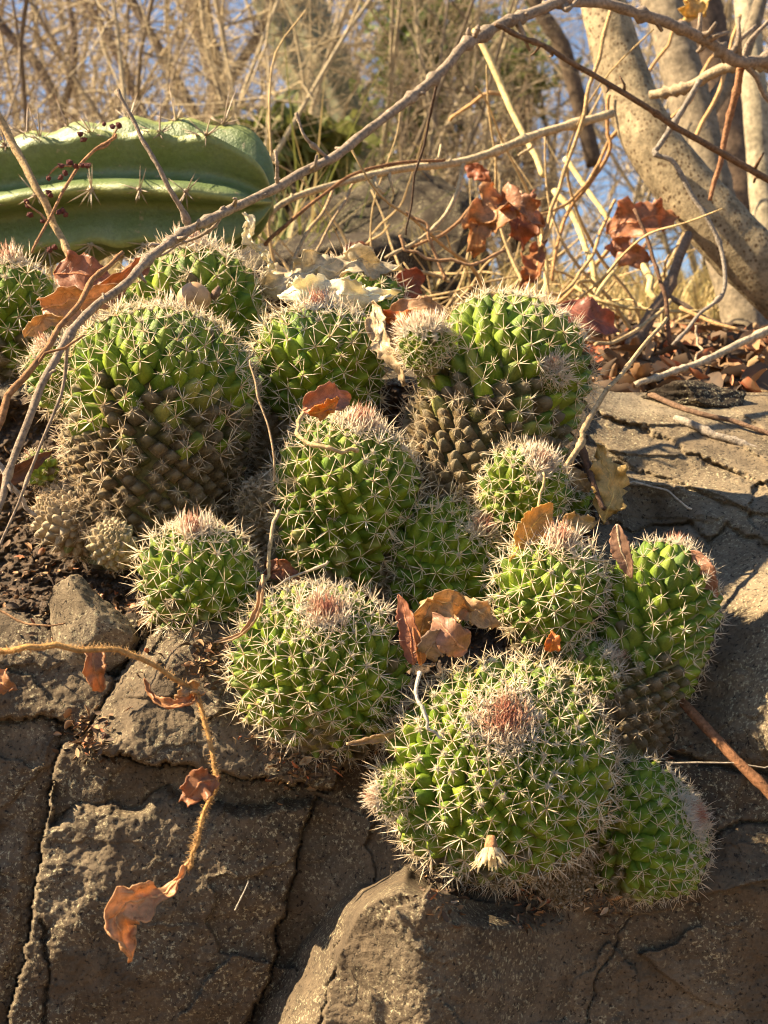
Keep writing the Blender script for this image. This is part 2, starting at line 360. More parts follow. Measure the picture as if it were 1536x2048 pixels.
D = np.zeros_like(PX)
jq = np.stack([PX / 46, PY / 46, PX * 0], -1).reshape(-1, 3); QX = PX + 9 * fbm(jq, 5, .6).reshape(PX.shape); QY = PY + 9 * fbm(jq + 50, 5, .6).reshape(PX.shape)
pos = np.stack([(PX - 768) / FPX * YY, YY, (1024 - PY) / FPX * YY], -1).reshape(-1, 3)
big = fbm(pos * 9, 4).reshape(PX.shape); med = fbm(pos * 45 + 5, 4).reshape(PX.shape); fin = fbm(pos * 190 + 9, 3, 0.6).reshape(PX.shape)
SX = PX + 9 * fbm(jq * .6, 2).reshape(PX.shape); SY = PY + 9 * fbm(jq * .6 + 20, 2).reshape(PX.shape)
dE = dist_poly(SX, SY, EDGE_RIDGE); dC = dist_poly(SX, SY, CREST)
inE = inside(SX, SY, BL_RIDGE); inF = inside(SX, SY, FACET)
D += np.where(inE, 0.072, 0) * (1 - smooth(840, 1180, PX)) * np.where(inF, dE / (dE + dC + 1e-6), 1 - (1 - smooth(-2, 60, dE)) * (1 - np.exp(-(dC / 110) ** 2)))
D -= np.where(inE & ~inF, smooth(0, 700, dC) * 0.01, 0)
dCl = dist_poly(QX, QY, BLOCK_C_LEFT); dCc = dist_poly(QX, QY, BLOCK_C_CREST)
inC = inside(QX, QY, BLOCKS[5][1]); inCF = inside(QX, QY, BLOCK_C_LEFT + BLOCK_C_CREST[::-1])
D += np.where(inC, 0.026, 0) * np.where(inCF, dCl / (dCl + dCc + 1e-6), 1.0)
D += np.where(inC, .016 * (1 - (PX - 260) / 440), 0)
inL = inside(QX, QY, BLOCKS[3][1]); D += np.where(inL | inside(QX, QY, BLOCKS[4][1]), .010 * (1 - (PX - 110) / 530), 0); dL = dist_poly(QX, QY, LEDGE)
D += np.where(inL, 0.011 * smooth(0, 26, dL), 0)
inA = inside(QX, QY, BLOCKS[1][1]); D += np.where(inA, 0.004 * smooth(0, 45, dist_poly(QX, QY, CRACK_LEFT)), 0)
inU = inside(QX, QY, BLOCKS[2][1]); D += np.where(inU, 0.014 * smooth(1190, 1330, PY), 0)
inS = inside(QX, QY, SOIL)
sd = dist_poly(QX, QY, SOIL + SOIL[:1]); D -= np.where(inS, 0.03 * smooth(0, 70, sd), 0)
D += 0.055 * smooth(1370, 1640, PX) * smooth(900, 1020, PY) * smooth(1620, 1450, PY)
# recess under the upper right slab and stepped strata on it
D -= 0.030 * smooth(90, 0, np.hypot((PX - 1300) / 1.3, PY - 1035)) 
stra = (PY - 0.36 * (PX - 1200)); right = smooth(1120, 1250, PX) * smooth(1080, 1000, PY)
D += right * 0.010 * (np.abs(((stra + 25 * np.sin(PX / 70.0)) / 62.0) % 1.0 - 0.35))
rdg = ridged(pos * np.array([16, 16, 34]) + 3, 4).reshape(PX.shape)
D += big * 0.008 + med * 0.0011 + fin * 0.0008 + rdg * 0.0007
# fracture facets: angular plates with slightly different tilt
crs = np.random.RandomState(4); cs = np.stack([crs.uniform(-200, 1750, 130), crs.uniform(640, 2200, 130)], -1); tl = crs.normal(0, 1, (130, 3))
wx = PX + 28 * fbm(pos * 30 + 60, 3).reshape(PX.shape); wy = PY + 28 * fbm(pos * 30 + 80, 3).reshape(PX.shape); bd = np.full(PX.shape, 1e9); fc = np.zeros(PX.shape)
for (cx_, cy_), (t0, t1, t2) in zip(cs, tl):
    d_ = np.hypot(wx - cx_, (wy - cy_) * 1.3); nw = d_ < bd; bd = np.where(nw, d_, bd); fc = np.where(nw, t2 * .0010 + (t0 * (PX - cx_) + t1 * (PY - cy_)) * 1.4e-5, fc)
D += fc
D += np.where(inS, fbm(pos * 120 + 2, 4, 0.7).reshape(PX.shape) * 0.006, 0)
for pts, w, dep in CRACKS:
    d = np.abs(dist_poly(QX, QY, pts)); D -= dep * np.exp(-(d / w) ** 2) + dep * 0.12 * np.exp(-(d / (w * 3.5)) ** 2)
YD = YY - D
VR = np.stack([(PX - 768) / FPX * YD, YD, CZ + (1024 - PY) / FPX * YD], -1).reshape(-1, 3)
lab = np.zeros(PX.shape, int)
for k, (nm, poly) in list(enumerate(BLOCKS))[::-1]: lab[inside(QX, QY, poly)] = k + 1
lab[inS] = 50
idx = np.arange(nr * nc).reshape(nr, nc)
quads = np.stack([idx[:-1, :-1], idx[:-1, 1:], idx[1:, 1:], idx[1:, :-1]], -1).reshape(-1, 4)
qlab = lab[:-1, :-1].ravel()
def big_mesh(name, verts, quads, mat):
    used = np.unique(quads); mp = np.full(len(verts), -1); mp[used] = np.arange(len(used)); q = mp[quads]
    me = bpy.data.meshes.new(name); me.vertices.add(len(used)); me.vertices.foreach_set('co', verts[used].astype(np.float32).ravel())
    me.loops.add(q.size); me.loops.foreach_set('vertex_index', q.ravel().astype(np.int32))
    me.polygons.add(len(q)); me.polygons.foreach_set('loop_start', np.arange(0, q.size, 4, dtype=np.int32))
    me.materials.append(mat); me.update(calc_edges=True); me.validate(); me.polygons.foreach_set('use_smooth', [True] * len(me.polygons)); return me
outcrop = tag(empty('rock_outcrop', (0, 0.75, CZ - 0.3)), 'cracked brown rock outcrop that the spiny cactus clump grows on', 'rock', kind='structure')
OFFS = outcrop.location
pretty = {1: 'protruding brown block with a sunlit left edge', 2: 'speckled grey block at the lower left', 3: 'low slab beside the small stone', 4: 'broad dark block under a wavy ledge',
          5: 'narrow band of rock above the ledge', 6: 'block with a pale chipped left edge', 7: 'layered slab sloping up to the ground', 8: 'sunlit tan slab beside the leaning cactus', 0: 'rock face behind the cactus clump'}
for k in sorted(set(qlab.tolist())):
    q = quads[qlab == k]
    if k == 50:
        o = link('soil', big_mesh('soil', VR, q, M_SOIL)); tag(o, 'dark crumbly soil pocket between the rocks and cactus bases', 'soil', kind='structure'); continue
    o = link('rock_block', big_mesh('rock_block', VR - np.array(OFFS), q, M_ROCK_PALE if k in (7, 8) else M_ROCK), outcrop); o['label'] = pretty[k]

def rock_Y(px, py):
    """distance of the built rock surface at a bearing"""
    j = int(np.clip(np.searchsorted(pxs, px), 0, nc - 1)); col = PY[:len(fr), j]
    i = int(np.argmin(np.abs(col - py))); return float(YD[i, j])

# ------------------------------------------------------------------ the ground: one sheet up the hillside
def ground_h(x, y):
    h = np.interp(y, [-40, 0.25, 0.62, 0.9, 1.02, 1.12, 1.3, 2, 4, 10, 60, 300], [-1.9, -1.4, -.95, -.25, .03, .095, .145, .27, .60, 1.55, 9.3, 40])
    return h + CZ
xs = np.concatenate([np.linspace(-200, -6, 24, endpoint=False), np.linspace(-6, -1.5, 40, endpoint=False), np.linspace(-1.5, 1.8, 170, endpoint=False), np.linspace(1.8, 6, 40, endpoint=False), np.linspace(6, 200, 24)])
ys = np.concatenate([np.linspace(-40, 0, 10, endpoint=False), np.linspace(0, 1.0, 30, endpoint=False), np.linspace(1.0, 3.2, 150, endpoint=False), np.linspace(3.2, 12, 60, endpoint=False), np.linspace(12, 300, 30)])
GX, GY = np.meshgrid(xs, ys)
GZ = ground_h(GX, GY); gp = np.stack([GX, GY, GX * 0], -1).reshape(-1, 3)
GN = (fbm(gp * 3, 4) * 0.03 + fbm(gp * 22, 3) * 0.010).reshape(GX.shape) * smooth(0.95, 1.5, GY)
GZ = GZ + GN
gi = np.arange(GX.size).reshape(GX.shape)
gq = np.stack([gi[:-1, :-1], gi[:-1, 1:], gi[1:, 1:], gi[1:, :-1]], -1).reshape(-1, 4)
tag(link('ground', big_mesh('ground', np.stack([GX, GY, GZ], -1).reshape(-1, 3), gq, M_GROUND)), 'dry hillside ground strewn with litter behind the rock', 'ground', kind='structure')
def gz(x, y): return float(ground_h(np.array(x), np.array(y)))

# ------------------------------------------------------------------ cactus pieces
def tubercle_mesh(seed, cork=False):
    rs = np.random.RandomState(seed); n = 8; vs = []; fs = []
    rings = [(-0.14, 0.60, 0.0), (0.26, 0.51, 0.03), (0.64, 0.32, 0.09), (0.92, 0.14, 0.15)]
    for h, r, off in rings:
        for j in range(n):
            a = 2 * math.pi * j / n + math.pi / 2
            d = r / (abs(math.cos(a)) + abs(math.sin(a))) * 1.18 if True else r
            rr = 0.25 * r + 0.75 * d
            rr *= 1 + rs.uniform(-.05, .05)
            vs.append((rr * math.cos(a) * 0.94, rr * math.sin(a) * 1.02 + off, h - 0.10 * (h > 0.1) * (math.sin(a) < -0.5)))
    vs.append((0, 0.16, 0.95)); vs = [(x, y, z - 0.06) for x, y, z in vs]
    for i in range(3):
        for j in range(n):
            j2 = (j + 1) % n; fs.append((i * n + j, i * n + j2, (i + 1) * n + j2, (i + 1) * n + j))
    for j in range(n): fs.append((3 * n + j, 3 * n + (j + 1) % n, 4 * n))
    if cork:
        vs = [(x * (.98 + rs.uniform(-.1, .1)), y * (.74 + rs.uniform(-.1, .1)), z * .72 + rs.uniform(-.04, .04)) for x, y, z in vs]
    return mesh_of('tubercle', vs, fs, (M_CORK if cork else M_TUB,))
TUB = [tubercle_mesh(s) for s in range(5)]; TUBC = [tubercle_mesh(40 + s, True) for s in range(6)]

def add_spine(V, F, T, base, d, L, r, bend, rs, sides=3):
    d = Vector(d).normalized(); a = d.orthogonal().normalized(); b = d.cross(a)
    off = (a * rs.uniform(-1, 1) + b * rs.uniform(-1, 1)) * bend * L; base = Vector(base)
    i0 = len(V); ph = rs.uniform(0, 6)
    for t, rad in ((0, r), (0.55, r * 0.8)):
        c = base + d * (L * t) + off * (t * t)
        for k in range(sides):
            g = ph + 2 * math.pi * k / sides; V.append(c + (a * math.cos(g) + b * math.sin(g)) * rad); T.append(t)
    V.append(base + d * L + off); T.append(1.0)
    for k in range(sides):
        k2 = (k + 1) % sides; F.append((i0 + k, i0 + k2, i0 + sides + k2, i0 + sides + k)); F.append((i0 + sides + k, i0 + sides + k2, i0 + 2 * sides))

def spines_mesh(seed, kind):
    """unit = tubercle spacing"""
    rs = np.random.RandomState(seed); V = []; F = []; T = []
    if kind == 'mature':
        n = rs.randint(6, 11); ph = rs.uniform(0, 6)
        for k in range(n):
            a = ph + 2 * math.pi * k / n + rs.uniform(-.25, .25); e = R_(rs.uniform(42, 86))
            add_spine(V, F, T, (0, 0, -0.02), (math.sin(e) * math.cos(a), math.sin(e) * math.sin(a), math.cos(e)), rs.uniform(.5, 1.08), 0.0195, 0.1, rs)
        for k in range(rs.randint(1, 3)):
            a = rs.uniform(0, 6.28); e = R_(rs.uniform(5, 38))
            add_spine(V, F, T, (0, 0, -0.02), (math.sin(e) * math.cos(a), math.sin(e) * math.sin(a), math.cos(e)), rs.uniform(.6, 1.35), 0.022, 0.12, rs)
        mat = M_SPINE
    elif kind == 'young':
        for k in range(11):
            a = rs.uniform(0, 6.28); e = R_(rs.uniform(40, 80))
            add_spine(V, F, T, (0, 0, -0.03), (math.sin(e) * math.cos(a), math.sin(e) * math.sin(a), math.cos(e)), rs.uniform(.6, 1.0), 0.034, 0.1, rs)
        for k in range(5):
            a = rs.uniform(0, 6.28); e = R_(rs.uniform(0, 30))
            add_spine(V, F, T, (0, 0, -0.03), (math.sin(e) * math.cos(a), math.sin(e) * math.sin(a), math.cos(e)), rs.uniform(.9, 1.4), 0.036, 0.06, rs)
        mat = M_SPINE_RED
    else:   # wool
        for k in range(60):
            u = rs.normal(size=3); u[2] = abs(u[2]) * 0.8 + 0.1
            add_spine(V, F, T, rs.uniform(-.06, .06, 3), u, rs.uniform(.16, .36), 0.016, 0.5, rs)
        mat = M_WOOL
    return mesh_of('spine_cluster' if kind != 'wool' else 'wool_tuft', V, F, (mat,), True, {'t': T})
SPM = [spines_mesh(100 + s, 'mature') for s in range(18)]
SPY = [spines_mesh(200 + s, 'young') for s in range(5)]
SPR = []
for me in SPY:
    c_ = me.copy(); c_.materials[0] = M_SPINE; SPR.append(c_)
WOOL = [spines_mesh(300 + s, 'wool') for s in range(4)]
CAMV = Vector((0, 0, CZ))

def lerp3(a, b, t): return tuple(a[i] * (1 - t) + b[i] * t for i in range(3))
GREEN = (0.10, 0.175, 0.012); GREEN_Y = (0.265, 0.33, 0.024); TAN = (0.46, 0.31, 0.14); CORK = (0.60, 0.47, 0.29)

def cactus(label, cx, cy, Y, rpx, axis, L=1.0, a=40, k=0.85, taper=0.75, brown=(2.2, 3.0), seed=1, sl=1.0, green=GREEN, young=(0.2, 0.5), tan=TAN, wool=0.05, spined=1.0, name='globe_cactus', group='spiny globe cactus heads on the rock', cut=-0.3):
    rs = np.random.RandomState(seed); R = rpx * Y / FPX; a = a * 1.03 * Y / FPX; O = P(cx, cy, Y); ax = Vector(axis).normalized()
    e1 = ax.orthogonal().normalized(); e2 = ax.cross(e1)
    root = tag(empty(name, O - ax * (L * R * 0.9)), label, 'cactus', group); base = root.location
    ph = np.linspace(0, math.pi / 2, 60); rho = R * np.sin(ph) ** 0.92; hh = k * R * np.cos(ph)
    q = np.linspace(0, 1, 60)[1:]; rho = np.concatenate([rho, R * (1 - (1 - taper) * q ** 1.8)]); hh = np.concatenate([hh, -L * R * q])
    s = np.concatenate([[0], np.cumsum(np.hypot(np.diff(rho), np.diff(hh)))])
    sp = a * (0.36 + 0.64 * smooth(0.0, 0.85 * R, s)) * (1 - .24 * smooth(brown[0], brown[1], s / R) * (spined > .5))
    dens = 2 * math.pi * rho / (0.866 * sp ** 2); cum = np.concatenate([[0], np.cumsum(0.5 * (dens[1:] + dens[:-1]) * np.diff(s))])
    Ntot = int(cum[-1])
    # core body
    shrink = 0.74 * a; V = []; F = []; ns = 28; m = 24; ss = np.linspace(0, s[-1], m)
    for i, x in enumerate(ss):
        rr = max(float(np.interp(x, s, rho)) - shrink * min(1, x / (0.5 * R)), 0.0003); h = float(np.interp(x, s, hh)) - shrink * 0.8
        for j in range(ns):
            g = 2 * math.pi * j / ns; V.append((O - base) + e1 * (rr * math.cos(g)) + e2 * (rr * math.sin(g)) + ax * h)
    for i in range(m - 1):
        for j in range(ns):
            j2 = (j + 1) % ns; F.append((i * ns + j, (i + 1) * ns + j, (i + 1) * ns + j2, i * ns + j2))
    F.append(tuple((m - 1) * ns + j for j in range(ns)))
    link('stem', mesh_of('stem', V, F, (M_CORE,)), root, lerp3(lerp3(green, tan, 0.45), (0.03, 0.02, 0.01), 0.4))  # core colour darkened to paint deeper shade between the tubercles
    # drdh for normals
    dr = np.gradient(rho, s); dh = np.gradient(hh, s); rest = []
    def facing(i):
        x = float(np.interp(i + 0.5, cum, s)); g = i * 2.399963; rad = e1 * math.cos(g) + e2 * math.sin(g)
        nrm = (rad * (-float(np.interp(x, s, dh))) + ax * float(np.interp(x, s, dr))).normalized(); p = O + rad * float(np.interp(x, s, rho)) + ax * float(np.interp(x, s, hh))
        return nrm.dot((CAMV - p).normalized()), float(np.interp(x, s, sp))
    rank = [(f * w if f > 0 else f * .01, i) for i in range(Ntot) for f, w in (facing(i),) if f >= cut]
    single = set(i for _, i in sorted(rank, reverse=True)[:290])
    for i in range(Ntot):
        x = float(np.interp(i + 0.5, cum, s)); rr = float(np.interp(x, s, rho)); h = float(np.interp(x, s, hh)); spc = float(np.interp(x, s, sp))
        g = i * 2.399963 + rs.uniform(-.03, .03) * 2; ca, sa = math.cos(g), math.sin(g); rad = e1 * ca + e2 * sa
        tr, th = float(np.interp(x, s, dr)), float(np.interp(x, s, dh)); nrm = (rad * (-th) + ax * tr).normalized()
        up = (rad * (-tr) + ax * (-th)).normalized()
        rr *= 1 + .05 * math.cos(2 * g + seed) + .025 * math.cos(3 * g + 2 * seed); hgt = 0.80 * spc
        b = float(smooth(brown[0], brown[1], np.array(x / R + rs.uniform(-.4, .4)))); b = rs.uniform(.3, .9) if rs.uniform() < .02 else b; cork = b > .38 and spined > .5
        pos = O + rad * rr + ax * h - nrm * (hgt * rs.uniform(.95, 1.1) * (.8 if cork else 1))
        if nrm.dot((CAMV - pos).normalized()) < cut: continue
        z = (nrm + up * rs.uniform(.12, .3) + Vector(rs.uniform(-.08, .08, 3))).normalized(); y = (up - z * up.dot(z)).normalized(); xx = y.cross(z)
        M = Matrix((xx, y, z)).transposed().to_4x4(); sc = spc * rs.uniform(.93, 1.1)
        col = lerp3(lerp3(green, GREEN_Y, rs.uniform(0, .85) * (1 - .4 * b)), lerp3(tan, CORK, rs.uniform(0, .6)), b); f = rs.uniform(.8, 1.2)
        if i not in single:
            Mx = Matrix.Translation(pos - base) @ M @ Matrix.Diagonal((sc, sc, sc, 1)); rest.append((TUBC[i % 6] if cork else TUB[i % 5], Mx, SPM[i % 18], Mx @ Matrix.Translation((0, .14, .6 if cork else .87)) @ Matrix.Rotation(i, 4, 'Z') @ Matrix.Diagonal((sl,) * 3 + (1,)), b)); continue
        t = link('tubercle', TUBC[rs.randint(6)] if cork else TUB[rs.randint(5)], root, tuple(c * f for c in col))
        t.matrix_basis = Matrix.Translation(pos - base) @ M @ Matrix.Diagonal((sc, sc, sc, 1))
        yg = 1 - float(smooth(young[0] * R * (.75 if young[1] < .7 else 1), young[1] * R * (.82 if young[1] < .7 else 1), np.array(x)))
        if rs.uniform() < yg:
            c = link('spine_cluster', (SPY if x < .2 * R else SPR)[rs.randint(5)], t, lerp3((1, .95, .9), (.72, .3, .27), rs.uniform(.1, .8) if x < .13 * R else rs.uniform(0, .12)))
            ks = sl * rs.uniform(.9, 1.25) * max(1.0, 0.75 * a / spc)
        else:
            if rs.uniform() > spined * (1 - .4 * b * (L > 1.0 and brown[0] > 0)): continue
            tone = rs.uniform(0, 1); c = link('spine_cluster', SPM[rs.randint(18)], t, lerp3(lerp3((1.12, 1.08, 1.02), (1.0, .80, .6), tone * .55), (.80, .66, .50), b * rs.uniform(.3, 1)))
            ks = 1.06 * sl * rs.uniform(.7, 1.25) * min(1.3, a / spc * 0.92)
        if b > .3: ks *= rs.uniform(.55, 1.0)
        c.matrix_basis = Matrix.Translation((0, .14, .60 if cork else .87)) @ Matrix.Rotation(rs.uniform(0, 6.28), 4, 'Z') @ Matrix.Rotation(rs.uniform(0, .25 + .5 * b), 4, 'X') @ Matrix.Diagonal((ks, ks, ks, 1))
        if rs.uniform() < 0.9 * yg and x > .06 * R:
            w = link('wool_tuft', WOOL[rs.randint(4)], t, (1, 1, 1)); w.matrix_basis = Matrix.Translation((0, .12, .84)) @ Matrix.Rotation(rs.uniform(0, 6), 4, 'Z') @ Matrix.Diagonal((1.9,) * 3 + (1,))
        elif x < .85 * R and spined > .5 and rs.uniform() < .6:
            w = link('wool_tuft', WOOL[rs.randint(4)], t, (1, .97, .92)); w.matrix_basis = Matrix.Translation((0, .14, .88)) @ Matrix.Rotation(rs.uniform(0, 6), 4, 'Z') @ Matrix.Diagonal((.85,) * 3 + (1,))
        elif rs.uniform() < wool:
            w = link('wool_tuft', WOOL[rs.randint(4)], t, lerp3((.95, .92, .85), (.9, .68, .42), rs.uniform(0, .9))); w.matrix_basis = Matrix.Translation((0, .62, .12)) @ Matrix.Rotation(rs.uniform(0, 6), 4, 'Z') @ Matrix.Diagonal((1.7,) * 3 + (1,))
    if rest:
        for nm, a0, a1, mat in (('tubercle_mass', 0, 1, M_CORK if np.mean([r[4] for r in rest]) > .4 else M_TUB), ('spine_mass', 2, 3, M_SPINE)):
            V = []; F = []; T = []
            for r in rest:
                me = r[a0]; o_ = len(V); V += [r[a1] @ v.co for v in me.vertices]; F += [tuple(o_ + k_ for k_ in p.vertices) for p in me.polygons]
                T += [d.value for d in me.attributes['t'].data] if a0 == 2 else [0.0] * len(me.vertices)
            o_ = link(nm, mesh_of(nm, V, F, (mat,), True, {'t': T}), root, lerp3(green, tan, .6) if a0 == 0 else (.95, .85, .72)); o_['kind'] = 'stuff'
    return root

CN = []; DEAD = dict(spined=.85, wool=0, young=(-2, -1), brown=(-2, -1), group='dead cactus stubs')
def C(*a_, **k_): CN.append(cactus(*a_, **k_))
C('largest globe cactus, lowest in the clump, with red-tipped woolly crown and dried flower', 1000, 1535, .70, 228, (0.0, -.78, .62), L=.85, a=39, k=.84, brown=(1.5, 2.1), seed=1, taper=.8, young=(.3, .55))
C('round globe cactus above the cracked rock, its dead spiny skirt hanging below', 640, 1325, .725, 172, (.10, -.66, .74), L=1.35, a=36, brown=(1.75, 2.3), seed=2, taper=.66, young=(.28, .52))
C('small globe cactus with a narrow dead base above the hairy dry vine', 397, 1152, .765, 120, (-.03, -.42, .90), L=1.7, a=35, brown=(1.75, 2.5), seed=3, taper=.45, sl=1.1, young=(.2, .5))
C('globe cactus in the middle of the clump under a reddish brown leaf', 690, 968, .82, 154, (.24, -.36, .88), L=1.5, a=38, brown=(2.1, 2.8), seed=4, taper=.85, young=(.22, .55))
C('squat globe cactus in front of the crumpled cream papery leaf', 640, 712, .90, 138, (0, -.22, .97), L=1.2, a=39, k=.72, brown=(2.2, 2.9), seed=5, young=(.22, .5))
C('tall globe cactus leaning to the tree, old and brown at its lower side', 1022, 745, .875, 170, (.36, .10, .92), L=2.1, a=38, k=.88, brown=(1.75, 2.35), seed=6, taper=.92, young=(.22, .5), sl=.9)
C('small globe cactus offset with a white woolly top touching the tall leaning cactus', 850, 690, .835, 52, (-.1, -.35, .95), L=.9, a=17, k=.9, brown=(9, 10), seed=7, young=(.8, 1.35), sl=1.5)
C('tiny tufted cactus offset on the sunny side of the tall leaning cactus', 1100, 748, .835, 34, (.1, -.8, .5), L=.6, a=14, k=.9, brown=(9, 10), seed=8, young=(.9, 1.6), sl=1.7)
C('small bright globe cactus below the tall leaning one, crown turned to the grey stick', 1052, 972, .795, 86, (.30, -.66, .62), L=1.1, a=29, brown=(9, 10), seed=9, sl=1.15, young=(.3, .75))
C('little shaded cactus head behind the yellow dry leaves', 1160, 1015, .90, 48, (.2, -.5, .8), L=1.1, a=27, brown=(9, 10), seed=10, young=(.1, .3))
C('shaded globe cactus in the hollow above the fallen brown leaves', 900, 1115, .82, 132, (.52, -.62, .55), L=1.0, a=36, brown=(9, 10), seed=11, young=(.2, .5), sl=.95)
C('sunlit globe cactus with long pale spines between the shaded one and the leaning right one', 1102, 1168, .755, 116, (.10, -.50, .84), L=1.1, a=36, brown=(2.2, 2.8), seed=12, sl=1.2, young=(.3, .62), green=(.16, .255, .03))
C('upright globe cactus with a brown stem and a pinkish leaf stuck to its side', 1322, 1205, .765, 122, (.31, .19, .93), L=2.5, a=36, k=1.0, brown=(2.5, 3.4), seed=13, taper=.66, young=(.15, .45), sl=.75)
C('small cactus head with pink fringe wedged behind the largest one', 1192, 1345, .745, 72, (.62, -.52, .55), L=1.2, a=26, brown=(9, 10), seed=14, young=(.3, .8))
C('globe cactus at the lower right with its crown facing the right edge', 1308, 1658, .72, 150, (.78, -.44, .40), L=1.0, a=32, k=.6, brown=(1.35, 2.2), seed=15, young=(.2, .55), sl=.85, tan=(.30, .24, .06))
C('tiny red-spined cactus bud at the left side of the largest head', 778, 1592, .665, 42, (-.80, -.55, .10), L=1.0, a=20, brown=(9, 10), seed=16, young=(.35, .75), sl=1.25)
C('big globe cactus on the left with a broad corky tan base', 318, 785, .86, 200, (.08, -.06, .98), L=1.6, a=38, k=.86, brown=(1.55, 2.1), seed=17, taper=.80, young=(.25, .5))
C('globe cactus behind the big left one carrying the tan seed', 385, 615, 1.0, 152, (0, -.22, .97), L=1.1, a=40, k=.8, brown=(9, 10), seed=18, young=(.22, .5))
C('globe cactus cut by the left edge beneath the green ribbed stem', 12, 625, 1.0, 112, (.1, -.25, .96), L=1.6, a=37, k=.9, brown=(1.9, 2.6), seed=19, young=(.2, .55))
C('narrow cactus offset tucked between the big left head and the dry stalks', 118, 745, .85, 68, (-.35, -.35, .86), L=1.3, a=27, brown=(2.2, 3), seed=20, young=(.3, .8), sl=1.1)
C('tiny bright green cactus pup beside the dark dead leaf', 78, 935, .835, 40, (-.35, -.6, .6), L=.9, a=21, brown=(1.6, 2.2), seed=21, young=(.1, .2), sl=.8, green=(.2, .3, .04))
C('globe cactus mostly hidden under the crumpled cream papery leaf', 705, 618, 1.06, 110, (.05, -.15, .97), L=1.0, a=38, k=.8, brown=(9, 10), seed=22, young=(.25, .6))
C('dead pale cactus nub with bare knobs, yellowish on one side', 225, 1085, .80, 52, (.15, -.75, .65), L=.9, a=20, brown=(-2, -1), seed=23, spined=.45, young=(-2, -1), tan=(.36, .29, .15), wool=0, group='dead cactus stubs')
C('dead corky cactus mass of pale knobs under the tiny green pup', 130, 1030, .835, 72, (-.35, -.62, .5), L=1.2, a=22, brown=(-2, -1), seed=24, spined=.45, young=(-2, -1), tan=(.30, .23, .14), wool=0, group='dead cactus stubs')

C('shrivelled brown cactus stem in the gap left of the middle cactus', 548, 1010, .83, 74, (-.1, -.35, .9), L=1.8, a=25, seed=31, **DEAD)
C('dead spiny cactus stump under the big left cactus', 225, 995, .84, 92, (0, -.45, .85), L=1.5, a=25, seed=32, tan=(.34, .25, .14), **DEAD)
C('old brown cactus column in the shadow between left and squat cacti', 520, 850, .90, 66, (0, -.2, .95), L=2.2, a=26, seed=33, **DEAD)
C('dried stump beneath the tall leaning cactus', 840, 985, .86, 80, (-.1, -.4, .85), L=1.6, a=26, seed=34, **DEAD)
C('dead crust of spines hanging below the round front cactus', 590, 1465, .735, 78, (-.25, -.75, -.2), L=.8, a=24, seed=35, **DEAD)
C('dead brown crust below the largest cactus toward the lower right one', 1120, 1720, .715, 92, (.1, -.8, -.25), L=.8, a=24, seed=36, **DEAD)
C('dry stub between the round front cactus and the leaf heap', 800, 1130, .83, 62, (0, -.4, .85), L=1.5, a=24, seed=37, **DEAD)

